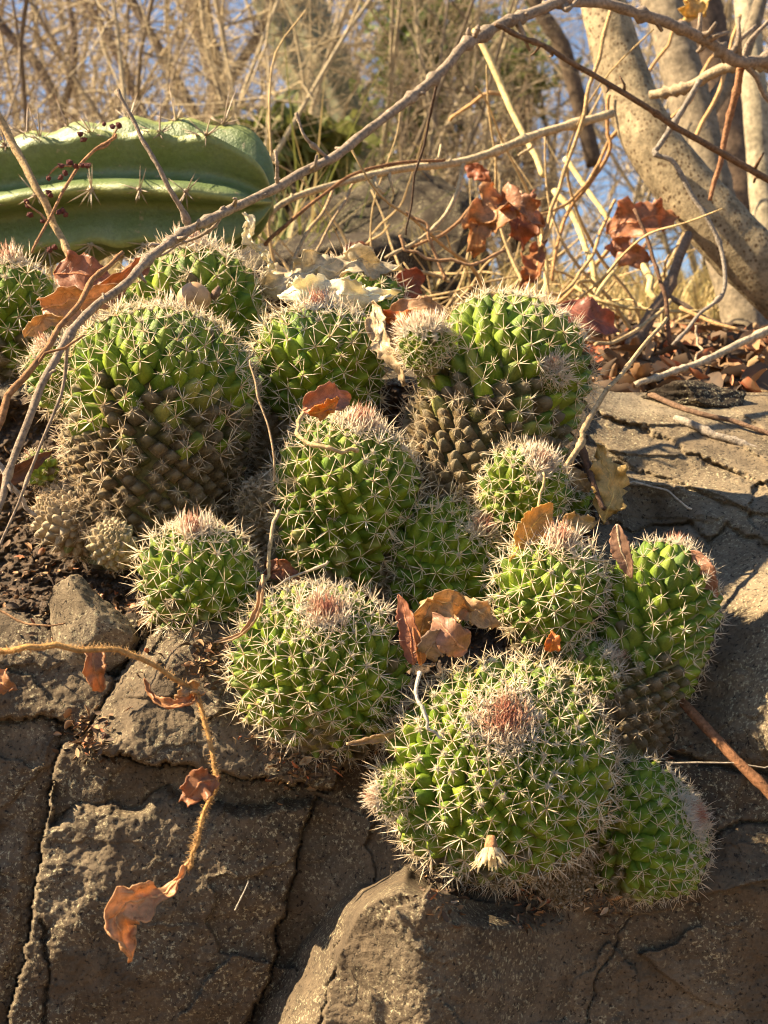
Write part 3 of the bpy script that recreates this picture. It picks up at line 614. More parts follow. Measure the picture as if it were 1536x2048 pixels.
# ------------------------------------------------------------------ dry leaves
def leaf(label, path, width, roll=0, curl=0.6, ripple=0.15, crumple=0.05, col=(.35, .15, .05), seed=1, twist=0, name='dry_leaf', group='dry leaves', jag=0.12, power=0.8, stalk=0.0, nu=30, nv=12, scol=None):
    """midrib path in (px, py, distance); width in photo pixels; curl > 0 cups towards the viewer"""
    rs = np.random.RandomState(seed + 900); pts = catmull([P(*p) for p in path], 10); pts = np.array(pts)
    seg = np.concatenate([[0], np.cumsum(np.linalg.norm(np.diff(pts, axis=0), axis=1))]); Ltot = seg[-1]
    u = np.linspace(0, 1, nu); mid = np.stack([np.interp(u * Ltot, seg, pts[:, i]) for i in range(3)], -1)
    t = np.gradient(mid, axis=0); t /= np.linalg.norm(t, axis=1)[:, None]; cam0 = np.array((0, 0, CZ))
    W = width * path[0][2] / FPX / 2; origin = Vector(mid[0]); V = []; UV = []
    for i in range(nu):
        view = cam0 - mid[i]; view /= np.linalg.norm(view); nrm = view - t[i] * np.dot(view, t[i]); nrm /= max(np.linalg.norm(nrm), 1e-6)
        side = np.cross(t[i], nrm); a = R_(roll + twist * u[i]); n2 = nrm * math.cos(a) + side * math.sin(a); s2 = np.cross(t[i], n2)
        w = W * (math.sin(math.pi * min(max(u[i], 0.0), 1.0) ** power) ** 0.75 if 0 < u[i] < 1 else 0.02)
        for j in range(nv + 1):
            v = j / nv * 2 - 1; ww = w * (1 + jag * rs.uniform(-1, 1) * (abs(v) > .9))
            cl = curl * (1 + .35 * math.sin(3 * u[i] + seed)); x = ww * math.sin(v * cl) / cl if abs(cl) > .01 else ww * v; z = ww * (1 - math.cos(v * cl)) / cl if abs(cl) > .01 else 0
            z += ripple * W * v * v * math.sin(u[i] * 17 + seed * 1.7 + (2.2 if v > 0 else 0))
            V.append(mid[i] + s2 * x + n2 * z); UV.append((u[i], j / nv))
    V = np.array(V); c = fbm(V / (W * 0.9) + seed * 3.1, 3); c2 = fbm(V / (W * 0.9) + seed * 5.7 + 40, 3); c3 = fbm(V / (W * 0.9) + seed * 2.3 + 90, 3)
    V = V + np.stack([c, c2, c3], -1) * (crumple * 2 * W) - np.array(origin)
    F = []
    for i in range(nu - 1):
        for j in range(nv):
            b = i * (nv + 1) + j; F.append((b, b + 1, b + nv + 2, b + nv + 1))
    root = tag(empty(name, origin), label, 'leaf', group)
    o = link('blade', mesh_of('blade', V, F, (M_LEAF_PALE if col[2] > .38 else M_LEAF,), True, None, UV), root, col)
    md = o.modifiers.new('thickness', 'SOLIDIFY'); md.thickness = 0.0005; md.offset = 0
    ct = nv // 2; rib = [V[i * (nv + 1) + ct] for i in range(0, nu - 2)]; T = Tubes()
    pre = []
    if stalk > 0:
        d0 = -t[0] * stalk * width * path[0][2] / FPX; pre = [rib[0] + d0, rib[0] + d0 * .5 + np.array([0, 0, -.1]) * np.linalg.norm(d0)]
    pp = pre + rib; rr = np.linspace(0.0009, 0.0003, len(pp)); T.add(pp, rr, 5)
    link('midrib', T.mesh('midrib', M_TWIG), root, scol or tuple(min(1, c_ * 1.25) for c_ in col))
    return root

ORANGE = (.46, .22, .095); RUST = (.38, .16, .07); REDB = (.36, .14, .07); TANL = (.50, .31, .15); CREAM = (.84, .75, .54); YEL = (.60, .34, .08); PINKB = (.34, .19, .12); DARKB = (.15, .07, .04)
leaf('large twisted orange dry leaf hanging from the tip of the hairy vine', [(376, 1738, .612), (340, 1778, .612), (290, 1798, .606), (250, 1812, .600), (236, 1850, .600), (262, 1918, .606)], 92, 50, 1.4, .22, .13, (.60, .34, .165), 3, twist=-120, power=1.5, stalk=.2, nu=54, nv=16, jag=.08)
leaf('small rust dry leaf on the vine beside the ledge', [(434, 1556, .615), (398, 1572, .610), (364, 1604, .612)], 62, 10, .9, .3, .12, RUST, 4, stalk=.1)
leaf('curled orange strip leaf at the bend of the hairy vine', [(398, 1388, .632), (372, 1408, .622), (330, 1412, .622), (300, 1392, .626), (288, 1356, .628)], 34, 40, 1.5, .2, .1, ORANGE, 5)
leaf('crumpled tan bract where the hairy vine bends down', [(402, 1392, .632), (380, 1380, .626), (352, 1396, .622)], 44, 20, 1.2, .4, .2, TANL, 6)
leaf('small orange leaf drooping under the hairy vine by the stone', [(192, 1300, .64), (186, 1335, .632), (202, 1385, .636)], 52, -15, .8, .3, .1, ORANGE, 7, stalk=.1)
leaf('torn orange leaf cut by the left edge below the hairy vine', [(-40, 1350, .66), (0, 1366, .655), (30, 1380, .655)], 64, 0, .4, .3, .1, ORANGE, 8)
leaf('brick red leaf with a dark hole lying on the left cactus heads', [(112, 548, .93), (160, 548, .925), (224, 556, .925)], 88, -18, .5, .15, .06, (.38, .15, .07), 9)
leaf('folded brown and tan leaf under the brick red one', [(84, 618, .86), (150, 602, .845), (246, 572, .86)], 84, 25, 1.35, .25, .1, (.52, .29, .15), 10)
leaf('rust leaf standing behind the branch above the left heads', [(150, 640, .88), (235, 560, .89), (320, 498, .93)], 58, 40, 1.0, .25, .12, RUST, 11)
leaf('pale tan leaf edge resting on the cactus offset at the left', [(52, 672, .85), (90, 640, .842), (150, 648, .84)], 40, 10, .9, .3, .12, TANL, 12)
leaf('dark dead leaf wedged at the left edge above the tiny pup', [(-40, 985, .80), (40, 940, .80), (104, 902, .81)], 44, 30, .6, .1, .05, DARKB, 13)
leaf('reddish brown leaf on top of the middle cactus', [(606, 822, .775), (655, 800, .770), (702, 796, .785)], 66, -20, .8, .15, .05, (.40, .18, .10), 14)
leaf('amber leaf fragment on the reddish brown leaf', [(618, 828, .765), (650, 818, .762), (678, 796, .765)], 34, 25, .7, .3, .1, (.52, .2, .03), 15)
leaf('large crumpled cream papery leaf behind the squat cactus', [(528, 580, .985), (640, 545, .98), (740, 530, .99), (806, 545, 1.0)], 84, -34, .7, .6, .18, (.62, .52, .35), 16, nu=44, nv=18, jag=.2)
leaf('ruffled cream leaf edge folded over the squat cactus', [(556, 588, .93), (640, 582, .92), (712, 590, .915), (790, 588, .93)], 62, -10, .6, 1.0, .12, (.86, .78, .56), 17, nu=60, nv=16, jag=.2)
leaf('dull cream leaf lying behind the papery one', [(520, 548, 1.08), (600, 555, 1.06), (680, 540, 1.05)], 60, -50, .4, .4, .12, (.6, .48, .3), 18)
leaf('shrivelled cream scrap caught in the branch above the cactus', [(488, 424, .98), (505, 452, .98), (498, 478, .98), (528, 506, .98)], 30, 30, 1.2, .6, .25, CREAM, 19)
leaf('thin cream wisp hanging beside the green ribbed stem tip', [(528, 500, 1.0), (545, 535, 1.0), (540, 572, 1.0)], 26, 50, 1.0, .6, .25, CREAM, 20)
leaf('folded tan leaf lying against the tall leaning cactus', [(772, 640, .90), (840, 616, .89), (912, 640, .89)], 52, -40, 1.0, .2, .08, (.46, .26, .13), 21)
leaf('orange feathery frond under the folded tan leaf', [(760, 634, .88), (830, 640, .865), (900, 650, .87)], 34, -10, .4, .9, .05, (.50, .16, .05), 22, nu=40)
leaf('pale dry strip hanging between the squat and tall cactus', [(748, 606, .88), (762, 680, .86), (790, 720, .85), (812, 776, .85)], 48, 25, 1.1, .35, .15, (.55, .41, .24), 23)
leaf('brown leaf pressed beside the pale dry strip', [(770, 632, .89), (788, 690, .88), (800, 745, .87)], 42, -20, .8, .3, .12, (.28, .15, .08), 24)
leaf('glowing amber leaf standing behind the sunlit spiny cactus', [(1036, 1096, .742), (1068, 1050, .745), (1106, 1008, .75)], 64, 12, .6, .1, .05, YEL, 25, stalk=.5)
leaf('tan lobed leaf between the amber leaf and the right stem', [(1112, 1074, .765), (1150, 1050, .77), (1196, 1046, .775)], 48, -10, .6, .4, .12, (.58, .38, .16), 26)
leaf('yellow ragged leaf upright beside the dark stick', [(1208, 1042, .82), (1222, 980, .82), (1212, 930, .825), (1190, 892, .83)], 66, 8, .5, .45, .14, (.62, .42, .15), 27, jag=.3)
leaf('small tan leaf leaning left of the dark stick', [(1178, 984, .83), (1150, 950, .83), (1136, 938, .835)], 36, 10, .6, .3, .12, (.50, .33, .15), 28)
leaf('narrow pinkish brown leaf standing on the upright right cactus', [(1234, 1048, .735), (1240, 1090, .735), (1264, 1158, .735)], 42, 20, .4, .05, .04, PINKB, 29, scol=(.55, .42, .28))
leaf('oval pinkish leaf stuck on the outer side of the upright cactus', [(1382, 1102, .755), (1400, 1145, .75), (1434, 1194, .75)], 58, 10, .35, .08, .04, (.44, .22, .13), 30)
leaf('upright reddish leaf between the two front cacti', [(826, 1330, .70), (818, 1260, .705), (798, 1188, .71)], 46, -12, .6, .1, .05, (.38, .15, .075), 31)
leaf('slim orange leaf leaning on the upright reddish leaf', [(842, 1330, .695), (838, 1290, .692), (826, 1254, .695)], 30, 30, .9, .1, .05, (.50, .2, .06), 32)
leaf('crumpled tan leaf heaped behind the largest cactus', [(840, 1290, .735), (850, 1225, .725), (890, 1204, .725), (936, 1226, .74)], 74, 15, 1.4, .4, .18, (.60, .38, .18), 33)
leaf('rounded brown leaf flap in the heap behind the largest cactus', [(932, 1300, .70), (900, 1272, .69), (866, 1226, .70)], 66, 0, .4, .1, .05, (.42, .21, .12), 34, power=.65)
leaf('grey brown leaf at the foot of the heap of leaves', [(846, 1318, .70), (866, 1290, .69), (902, 1262, .70)], 54, 20, .5, .2, .08, (.28, .19, .13), 35)
leaf('tan folded leaf at the back of the heap of leaves', [(890, 1222, .74), (940, 1218, .735), (990, 1258, .74)], 58, -20, .8, .3, .15, (.58, .38, .2), 36)
leaf('small glowing orange scrap on the top of the largest cactus', [(1100, 1302, .70), (1106, 1285, .697), (1104, 1264, .70)], 34, 10, .6, .2, .08, (.58, .19, .04), 37)
leaf('thin curled tan leaf left of the round front cactus', [(526, 1150, .72), (520, 1215, .705), (486, 1268, .70), (428, 1286, .70)], 24, 40, 1.6, .1, .08, (.46, .30, .16), 38)
leaf('narrow tan leaf poking out left of the largest cactus', [(694, 1488, .675), (745, 1476, .68), (800, 1466, .69)], 26, 30, 1.4, .1, .08, (.46, .31, .18), 39)
leaf('dark rust leaf behind the round front cactus', [(530, 1142, .77), (560, 1140, .76), (600, 1160, .765)], 44, -20, .6, .3, .12, (.26, .09, .04), 40)
leaf('tan and rust crumpled leaf hanging from the brown twig', [(1024, 392, 1.28), (990, 425, 1.25), (956, 455, 1.26), (952, 512, 1.27)], 84, 15, 1.1, .5, .18, (.52, .27, .12), 41, nu=40)
leaf('dark red leaf folded below the crumpled tan one', [(1010, 396, 1.30), (1040, 440, 1.28), (1046, 500, 1.29)], 88, -20, .9, .3, .12, REDB, 42)
leaf('brown leaf top bending over the dark red one', [(990, 400, 1.27), (1040, 412, 1.24), (1086, 452, 1.27)], 62, -35, .8, .4, .15, (.44, .21, .11), 43)
leaf('rust leaf below the hanging leaf cluster', [(1076, 490, 1.30), (1068, 540, 1.28), (1042, 580, 1.29)], 58, 20, .9, .4, .15, (.40, .17, .07), 44)
leaf('small red leaf above the hanging leaf cluster', [(930, 330, 1.36), (965, 350, 1.35), (980, 378, 1.35)], 34, 10, .6, .2, .1, (.38, .13, .06), 45)
leaf('big red leaf under the leaning trunk', [(1216, 462, 1.42), (1280, 440, 1.40), (1356, 432, 1.42)], 86, -25, .9, .25, .12, (.44, .19, .09), 46)
leaf('peach coloured curled leaf below the big red one', [(1222, 486, 1.42), (1262, 505, 1.40), (1302, 524, 1.41)], 58, 15, .9, .5, .15, (.50, .24, .14), 47)
leaf('dull red leaf behind the papery cream one', [(800, 596, 1.22), (826, 560, 1.22), (852, 556, 1.22)], 62, 0, .4, .1, .05, (.36, .11, .05), 48)
leaf('dark crimson leaf on the ground behind the tall cactus', [(1120, 610, 1.16), (1180, 635, 1.15), (1236, 660, 1.17)], 72, -30, .6, .15, .06, (.32, .11, .07), 49)
leaf('pink brown leaf in front of the dark boulder', [(690, 520, 1.4), (712, 502, 1.4), (738, 494, 1.4)], 44, 10, .6, .2, .1, (.40, .2, .13), 50)
leaf('yellow crumpled leaf hanging at the top edge near the trunks', [(1398, -20, 1.62), (1392, 16, 1.60), (1370, 44, 1.61)], 66, 10, 1.0, .5, .2, (.66, .46, .16), 51)
leaf('slim yellow leaf at the right edge on the slab', [(1522, 955, .93), (1534, 985, .925), (1548, 1010, .925)], 26, 20, .6, .1, .05, (.55, .33, .1), 52)

# ------------------------------------------------------------------ twigs and stalks
def stick(label, path, w, col, name='dead_twig', mat=None, seed=1, sub=(), knob=.18, wob=.0004, cat='twig', group=None, sides=8, w1=None, part='shoot', buds=0):
    """path in (px, py, distance), w = width in photo pixels (w1 at the far end); sub = side shoots (path, w)"""
    rs = np.random.RandomState(seed + 50); mat = mat or M_TWIG
    def build(path, w, w1, org):
        pts = np.array(catmull([P(*p) for p in path], 9)); n = len(pts); 
        kn = max(4, n // 4); wv = np.stack([np.interp(np.linspace(0, kn - 1, n), np.arange(kn), rs.normal(0, wob * 2.2, kn)) for _ in range(3)], -1); pts[1:-1] += wv[1:-1] * np.array([1, .5, 1])
        r = np.linspace(w, w1, n) / FPX * np.linspace(path[0][2], path[-1][2], n) / 2
        r = r * (1 + knob * .45 * rs.uniform(-.5, .6, n)); r[rs.uniform(size=n) < .09] *= 1 + knob * 1.9
        T = Tubes(); T.add(pts - np.array(org), r, sides, rough=knob * .35, rs=rs); return T.mesh(name, mat)
    org = P(*path[0]); w1 = w * .7 if w1 is None else w1
    o = link(name, build(path, w, w1, org), None, col); o.location = org; tag(o, label, cat, group)
    for sp, sw in sub: link(part, build(sp, sw, sw * .6, org), o, col)
    if buds:
        pp = catmull([P(*p) for p in path], 9); m_ = len(pp)
        for k in range(buds):
            i = int(rs.uniform(.05, .95) * m_); d = rs.normal(size=3); d[1] -= .3; d /= np.linalg.norm(d); rb = np.interp(i, [0, m_], [w, w1]) / FPX * pp[i][1] / 2; L = rb * rs.choice([1.8, 2.4, 4, 7])
            T = Tubes(); q = pp[i] - np.array(org); T.add([q, q + d * L * .6 + rs.normal(0, .1, 3) * L, q + d * L], [rb * .75, rb * .45, rb * .3], 6, rough=.2, rs=rs); link('bud', T.mesh('bud', mat), o, col)
    return o
GREYT = (.33, .25, .18); BRN = (.20, .125, .075); TANT = (.50, .36, .20); STRAW = (.72, .56, .26)
stick('long knobbly grey branch arching from the left edge across the top', [(-60, 1130, .70), (0, 1000, .72), (62, 830, .735), (132, 684, .76), (228, 582, .80), (330, 494, .84), (440, 430, .88), (560, 372, .92), (690, 298, .96), (800, 212, 1.0), (880, 138, 1.03), (950, 74, 1.06), (1050, 26, 1.10), (1130, 6, 1.13), (1230, 14, 1.16), (1340, 48, 1.19), (1420, 86, 1.22), (1486, 122, 1.24), (1600, 112, 1.28)], 14, GREYT, seed=1, knob=.3, wob=.0005, w1=24, buds=34,
      sub=[([(652, 322, .95), (618, 280, .94), (592, 226, .94)], 9), ([(556, 376, .92), (556, 330, .91), (549, 300, .91)], 9), ([(384, 462, .87), (335, 380, .86), (290, 285, .86), (234, 180, .86)], 12), ([(455, 425, .885), (430, 455, .88), (360, 492, .88), (300, 516, .87)], 8), ([(950, 74, 1.06), (952, 62, 1.05), (958, 52, 1.05)], 14),
           ([(140, 672, .76), (118, 790, .76), (40, 1000, .74), (-30, 1180, .72)], 8), ([(1486, 122, 1.24), (1520, 170, 1.26), (1560, 230, 1.28)], 13), ([(1486, 122, 1.24), (1500, 80, 1.24), (1560, 20, 1.25)], 12), ([(1130, 6, 1.13), (1136, 16, 1.12), (1180, -30, 1.14)], 12)])
stick('dark brown straight twig crossing in front of the leaning trunk', [(990, 50, 1.07), (1090, 96, 1.10), (1180, 146, 1.13), (1280, 205, 1.17), (1350, 252, 1.20), (1450, 312, 1.24), (1580, 385, 1.28)], 9, BRN, seed=2, w1=14, buds=14)
stick('brown dry stalk leaning left of the long grey branch', [(-30, 900, .70), (22, 795, .71), (62, 735, .715), (120, 648, .73), (190, 560, .75), (246, 505, .77)], 17, (.36, .19, .09), seed=3, w1=9, name='dry_stalk', cat='stalk', sub=[([(70, 725, .715), (110, 700, .715), (170, 672, .72)], 7)])
stick('pale sunlit twig running behind the arch to the leaning trunk', [(528, 440, 1.22), (600, 392, 1.24), (760, 346, 1.28), (930, 322, 1.32), (1080, 266, 1.36), (1225, 226, 1.40)], 12, (.52, .41, .25), seed=4, w1=18, buds=10, sub=[([(928, 324, 1.32), (905, 410, 1.30), (850, 470, 1.28), (770, 516, 1.27)], 10), ([(750, 350, 1.28), (755, 372, 1.27), (768, 385, 1.27)], 12), ([(1076, 268, 1.36), (1060, 296, 1.36), (1040, 312, 1.36)], 9)])
stick('thin rust brown vine stem under the pale twig', [(530, 490, 1.18), (620, 410, 1.2), (700, 352, 1.22), (800, 326, 1.25), (890, 320, 1.27)], 8, (.30, .15, .07), seed=5)
stick('grey tan stick rising from the small bright cactus over the slab', [(1118, 960, .80), (1160, 880, .81), (1172, 850, .815), (1215, 780, .83), (1262, 722, .85), (1334, 636, .87)], 13, TANT, seed=6, w1=8, knob=.2)
stick('short dark stick beside the yellow ragged leaf', [(1160, 886, .825), (1185, 950, .82), (1210, 1018, .81)], 15, (.13, .075, .05), seed=7, w1=10)
stick('reddish brown stick lying over the rock from the upright cactus', [(1338, 1372, .765), (1400, 1438, .735), (1480, 1528, .715), (1590, 1650, .70)], 19, (.27, .125, .06), seed=8, w1=22, knob=.1)
stick('dark forked stick standing under the big red leaf', [(1262, 700, 1.30), (1290, 650, 1.32), (1330, 590, 1.34), (1378, 468, 1.38)], 30, (.19, .13, .09), seed=9, w1=18, sub=[([(1330, 590, 1.34), (1420, 640, 1.33), (1560, 680, 1.32)], 12)])
stick('brown twig standing in front of the big red leaf', [(1342, 690, 1.25), (1330, 600, 1.25), (1310, 520, 1.26), (1268, 418, 1.27)], 10, (.18, .10, .06), seed=10)
stick('grey crooked twig hanging before the leaning trunk', [(1400, 160, 1.24), (1350, 240, 1.24), (1318, 290, 1.24), (1312, 305, 1.23), (1350, 330, 1.23), (1395, 410, 1.23), (1440, 490, 1.23), (1448, 580, 1.22), (1400, 630, 1.21), (1345, 690, 1.20)], 12, (.30, .25, .20), seed=11, w1=7, knob=.25)
stick('thin dark twig dropping from the arch to the boulder', [(878, 150, 1.04), (858, 240, 1.06), (832, 350, 1.08), (812, 470, 1.10)], 6, (.12, .075, .05), seed=12, w1=4)
stick('straight brown twig slanting between the right trunks', [(1486, 128, 1.25), (1460, 230, 1.27), (1440, 330, 1.28), (1420, 400, 1.28)], 16, (.33, .16, .08), seed=13, w1=8)
stick('pale knobbly branch reaching from the second trunk to the edge', [(1300, 190, 1.42), (1360, 178, 1.40), (1420, 150, 1.38), (1480, 128, 1.36), (1560, 132, 1.34)], 18, (.42, .32, .20), seed=14, w1=24, knob=.25)
stick('tan stalk slanting over the green ribbed stem', [(-20, 200, 1.0), (30, 290, 1.0), (70, 370, .99), (110, 450, .99), (142, 520, .98)], 16, (.48, .33, .17), seed=15, w1=14, name='dry_stalk', cat='stalk', knob=.1)
stick('upright thin tan twig left of the round front cactus', [(556, 1020, .76), (545, 1070, .752), (536, 1130, .75), (530, 1170, .75)], 9, (.52, .40, .24), seed=16, name='dry_stalk', cat='stalk')
stick('thin grey straw leaning above the round front cactus', [(656, 1122, .72), (600, 1146, .72), (540, 1176, .715)], 6, (.45, .36, .26), seed=17, name='dry_stalk', cat='stalk')
stick('fine thread stalk hanging between left and middle cacti', [(500, 720, .80), (520, 800, .79), (545, 900, .78), (548, 962, .78)], 4, (.42, .30, .18), seed=18, name='dry_stalk', cat='stalk', w1=4)
stick('curled leaf stalk looping over the middle cactus crown', [(606, 826, .765), (594, 850, .755), (602, 872, .745), (640, 892, .74), (680, 902, .74), (716, 902, .745)], 8, (.56, .40, .20), seed=19, name='leaf_stalk', cat='stalk', w1=9, wob=.0004)
stick('white curved stalk lying on the largest cactus', [(838, 1345, .66), (834, 1380, .652), (844, 1420, .648), (862, 1455, .645), (884, 1476, .646)], 8, (.66, .58, .46), seed=20, name='leaf_stalk', cat='stalk', wob=.0003)
stick('tan stalk rising behind the sunlit spiny cactus', [(1034, 1085, .755), (1064, 1040, .755), (1082, 990, .76), (1086, 945, .765)], 7, (.60, .42, .2), seed=21, name='leaf_stalk', cat='stalk', wob=.0004)
stick('fine white root curving over the upper right slab', [(1225, 968, .87), (1275, 968, .87), (1330, 985, .86), (1384, 1018, .85)], 5, (.55, .47, .36), seed=22, name='dry_root', cat='root', wob=.0004)
stick('thin straw lying across the lower right rock', [(1330, 1524, .72), (1420, 1530, .715), (1540, 1532, .71)], 4, (.36, .3, .23), seed=23, name='dry_root', cat='root')
stick('grey stick resting on the litter behind the slab', [(1270, 770, 1.10), (1350, 742, 1.12), (1430, 712, 1.14), (1545, 655, 1.17)], 13, (.50, .41, .29), seed=24, w1=15)
stick('dark brown stick lying along the slab edge', [(1300, 788, 1.04), (1380, 820, 1.0), (1460, 842, .985), (1570, 880, .965)], 12, (.20, .12, .075), seed=25)
stick('pale grey stick half buried on the slab', [(1350, 838, .99), (1430, 870, .965), (1500, 895, .955), (1580, 925, .945)], 17, (.34, .28, .22), seed=26)
stick('grey stick at the left edge by the dark soil', [(-20, 910, .77), (20, 965, .775), (45, 1000, .785), (72, 1032, .795)], 11, (.42, .36, .31), seed=27)
stick('thin white straw standing on the lower left rock', [(470, 1820, .672), (482, 1795, .668), (496, 1762, .668)], 3, (.6, .54, .44), seed=28, name='dry_root', cat='root')
stick('fine brown root lying on the soil beside the grey stone', [(-30, 1205, .76), (40, 1238, .755), (70, 1248, .75), (130, 1246, .75)], 5, (.36, .2, .1), seed=29, name='dry_root', cat='root')
stick('rusty flower stalk with dark florets left of the tan stalk', [(232, 268, 1.0), (190, 300, 1.0), (140, 360, .99), (100, 440, .98), (64, 505, .97)], 7, (.40, .21, .11), seed=30, name='flower_stalk', cat='stalk', sub=[([(140, 330, 1.0), (118, 330, 1.0), (96, 352, 1.0)], 5), ([(92, 440, .98), (70, 420, .98), (54, 404, .98)], 5), ([(190, 300, 1.0), (215, 290, 1.0), (238, 248, 1.0)], 5)])
fs = bpy.data.objects['flower_stalk']; rs = np.random.RandomState(5)
for (fx, fy) in [(238, 250), (225, 255), (208, 248), (160, 268), (168, 280), (140, 325), (150, 332), (165, 330), (175, 330), (122, 332), (130, 345), (122, 355), (98, 356), (100, 390), (98, 385), (118, 425), (130, 430), (125, 422), (52, 402), (56, 412), (60, 428), (86, 442), (100, 500), (110, 494)]:
    v = rs.normal(size=(14, 3)); v /= np.linalg.norm(v, axis=1)[:, None]
    import bmesh
    bm = bmesh.new(); bmesh.ops.create_icosphere(bm, subdivisions=1, radius=.0022)
    for q_ in bm.verts: q_.co *= rs.uniform(.6, 1.5)
    me = bpy.data.meshes.new('floret'); bm.to_mesh(me); bm.free(); me.materials.append(M_TWIG)
    o = link('floret', me, fs, (.12, .04, .035)); o.location = P(fx, fy, .985) - fs.location
VINES = [([(1222, 20, 1.3), (1195, 120, 1.3), (1165, 230, 1.3), (1130, 335, 1.3), (1105, 420, 1.3), (1084, 500, 1.29), (1070, 600, 1.27)], 8, (.55, .36, .17), 'tan vine hanging from the arch left of the leaning trunk'),
         ([(1218, 190, 1.45), (1212, 260, 1.45), (1222, 300, 1.45), (1190, 350, 1.45), (1150, 405, 1.44), (1120, 470, 1.42), (1105, 560, 1.40)], 8, (.48, .26, .11), 'rust vine twisting beside the leaning trunk'),
         ([(1240, 250, 1.46), (1205, 310, 1.46), (1190, 340, 1.45), (1160, 385, 1.44), (1110, 420, 1.42), (1060, 430, 1.40)], 7, (.50, .3, .13), 'second rust vine twined with the first'),
         ([(900, 560, 1.25), (860, 548, 1.25), (830, 546, 1.25), (800, 552, 1.26), (765, 575, 1.28)], 9, (.56, .40, .2), 'tan vine loop in front of the dark boulder'),
         ([(800, 470, 1.2), (812, 500, 1.2), (852, 512, 1.2), (905, 524, 1.2), (960, 528, 1.2), (1010, 500, 1.21)], 7, (.44, .25, .13), 'brown knotted vine across the dark boulder'),
         ([(812, 425, 1.22), (850, 450, 1.22), (870, 500, 1.22), (888, 560, 1.22)], 7, (.40, .22, .11), 'brown vine dropping over the dark boulder'),
         ([(960, 400, 1.35), (920, 440, 1.34), (880, 470, 1.33), (820, 490, 1.32)], 7, (.42, .24, .12), 'thin rust vine left of the hanging leaves'),
         ([(590, 640, 1.12), (580, 560, 1.14), (600, 490, 1.18), (640, 430, 1.22), (665, 380, 1.25)], 8, (.50, .34, .18), 'tan vine rising behind the papery leaf'),
         ([(620, 540, 1.2), (640, 480, 1.22), (690, 400, 1.25), (720, 350, 1.3)], 6, (.48, .34, .2), 'fine tan vine before the dark boulder'),
         ([(1180, 560, 1.4), (1150, 570, 1.38), (1200, 600, 1.36), (1260, 615, 1.35), (1310, 620, 1.34), (1400, 624, 1.33)], 8, (.60, .44, .2), 'straw vine running over the litter'),
         ([(1120, 590, 1.35), (1160, 545, 1.38), (1200, 470, 1.42), (1230, 400, 1.46)], 7, (.56, .37, .17), 'slanting tan vine by the peach leaf'),
         ([(1190, 690, 1.2), (1250, 672, 1.22), (1300, 640, 1.25), (1340, 600, 1.28)], 8, (.52, .38, .2), 'low straw vine above the slab'),
         ([(1392, 650, 1.2), (1396, 680, 1.2), (1400, 700, 1.19), (1394, 725, 1.18)], 5, (.48, .36, .24), 'short hooked vine end over the litter')]
for i, (pt, w, col, lb) in enumerate(VINES): stick(lb, pt, w, col, name='dry_vine', cat='vine', seed=60 + i, wob=.0006, knob=.12, w1=w * .9, group='dry vines behind the rock')
STRAWS = [([(950, 60, 1.6), (1000, 165, 1.58), (1050, 270, 1.55), (1088, 352, 1.52)], 14, 'thick yellow straw left of the hanging vine'), ([(1108, 380, 1.5), (1150, 440, 1.48), (1175, 500, 1.46), (1190, 570, 1.44), (1200, 620, 1.42)], 13, 'bent yellow straw behind the peach leaf'),
          ([(1130, 318, 1.55), (1180, 390, 1.52), (1226, 452, 1.5)], 12, 'pale straw pointing at the big red leaf'), ([(1290, 530, 1.4), (1302, 570, 1.38), (1314, 600, 1.37)], 16, 'short bright straw under the big red leaf'), ([(1180, 610, 1.36), (1225, 545, 1.4), (1270, 490, 1.44)], 10, 'straw crossing the bent yellow one'),
          ([(1085, 470, 1.5), (1090, 540, 1.48), (1082, 620, 1.45)], 10, 'upright straw below the hanging leaves'), ([(1290, 330, 1.6), (1330, 260, 1.62), (1380, 200, 1.64), (1430, 110, 1.66)], 9, 'orange straw between the trunks'), ([(1260, 210, 1.7), (1290, 160, 1.7), (1330, 90, 1.7), (1362, 40, 1.7)], 8, 'thin orange straw behind the second trunk'),
          ([(1390, 280, 1.55), (1420, 215, 1.56), (1450, 140, 1.57), (1480, 30, 1.58)], 9, 'slanted orange straw near the right edge'), ([(1360, 615, 1.3), (1430, 645, 1.28), (1480, 660, 1.27)], 9, 'flat straw on the litter by the second trunk'), ([(1235, 480, 1.5), (1180, 540, 1.48), (1110, 610, 1.44)], 9, 'long straw slanting to the tall cactus'), ([(1005, 190, 1.8), (960, 195, 1.8), (900, 240, 1.85)], 8, 'faint straw near the top of the arch')]
for i, (pt, w, lb) in enumerate(STRAWS): stick(lb, pt, w, STRAW if i < 6 else (.6, .36, .16), name='straw_stalk', mat=M_STRAW, cat='straw', seed=90 + i, wob=.0008, knob=.06, w1=w * .8, group='straw stalks behind the rock')

# hairy vine over the lower left rock
vp = [(-60, 1320, .60), (0, 1306, .60), (60, 1296, .60), (130, 1294, .605), (220, 1298, .61), (280, 1315, .615), (340, 1350, .622), (392, 1392, .63), (412, 1450, .628), (428, 1520, .622), (430, 1565, .618), (410, 1625, .615), (392, 1680, .612), (376, 1740, .612)]
vine = stick('hairy orange tan vine arching over the lower left rock', vp, 13, (.52, .29, .10), name='hairy_vine', cat='vine', seed=41, wob=.0003, knob=.08, w1=8)
pts = np.array(catmull([P(*p) for p in vp], 60)); rs = np.random.RandomState(3); V = []; F = []; T = []
for p in pts:
    for _ in range(2):
        d = rs.normal(size=3); add_spine(V, F, T, Vector(p) - vine.location, d, rs.uniform(.0022, .0042), .00011, .3, rs)
hv = link('hairs', mesh_of('hairs', V, F, (M_HAIRS,), True, {'t': T}), vine, (.72, .45, .18)); hv['kind'] = 'stuff'

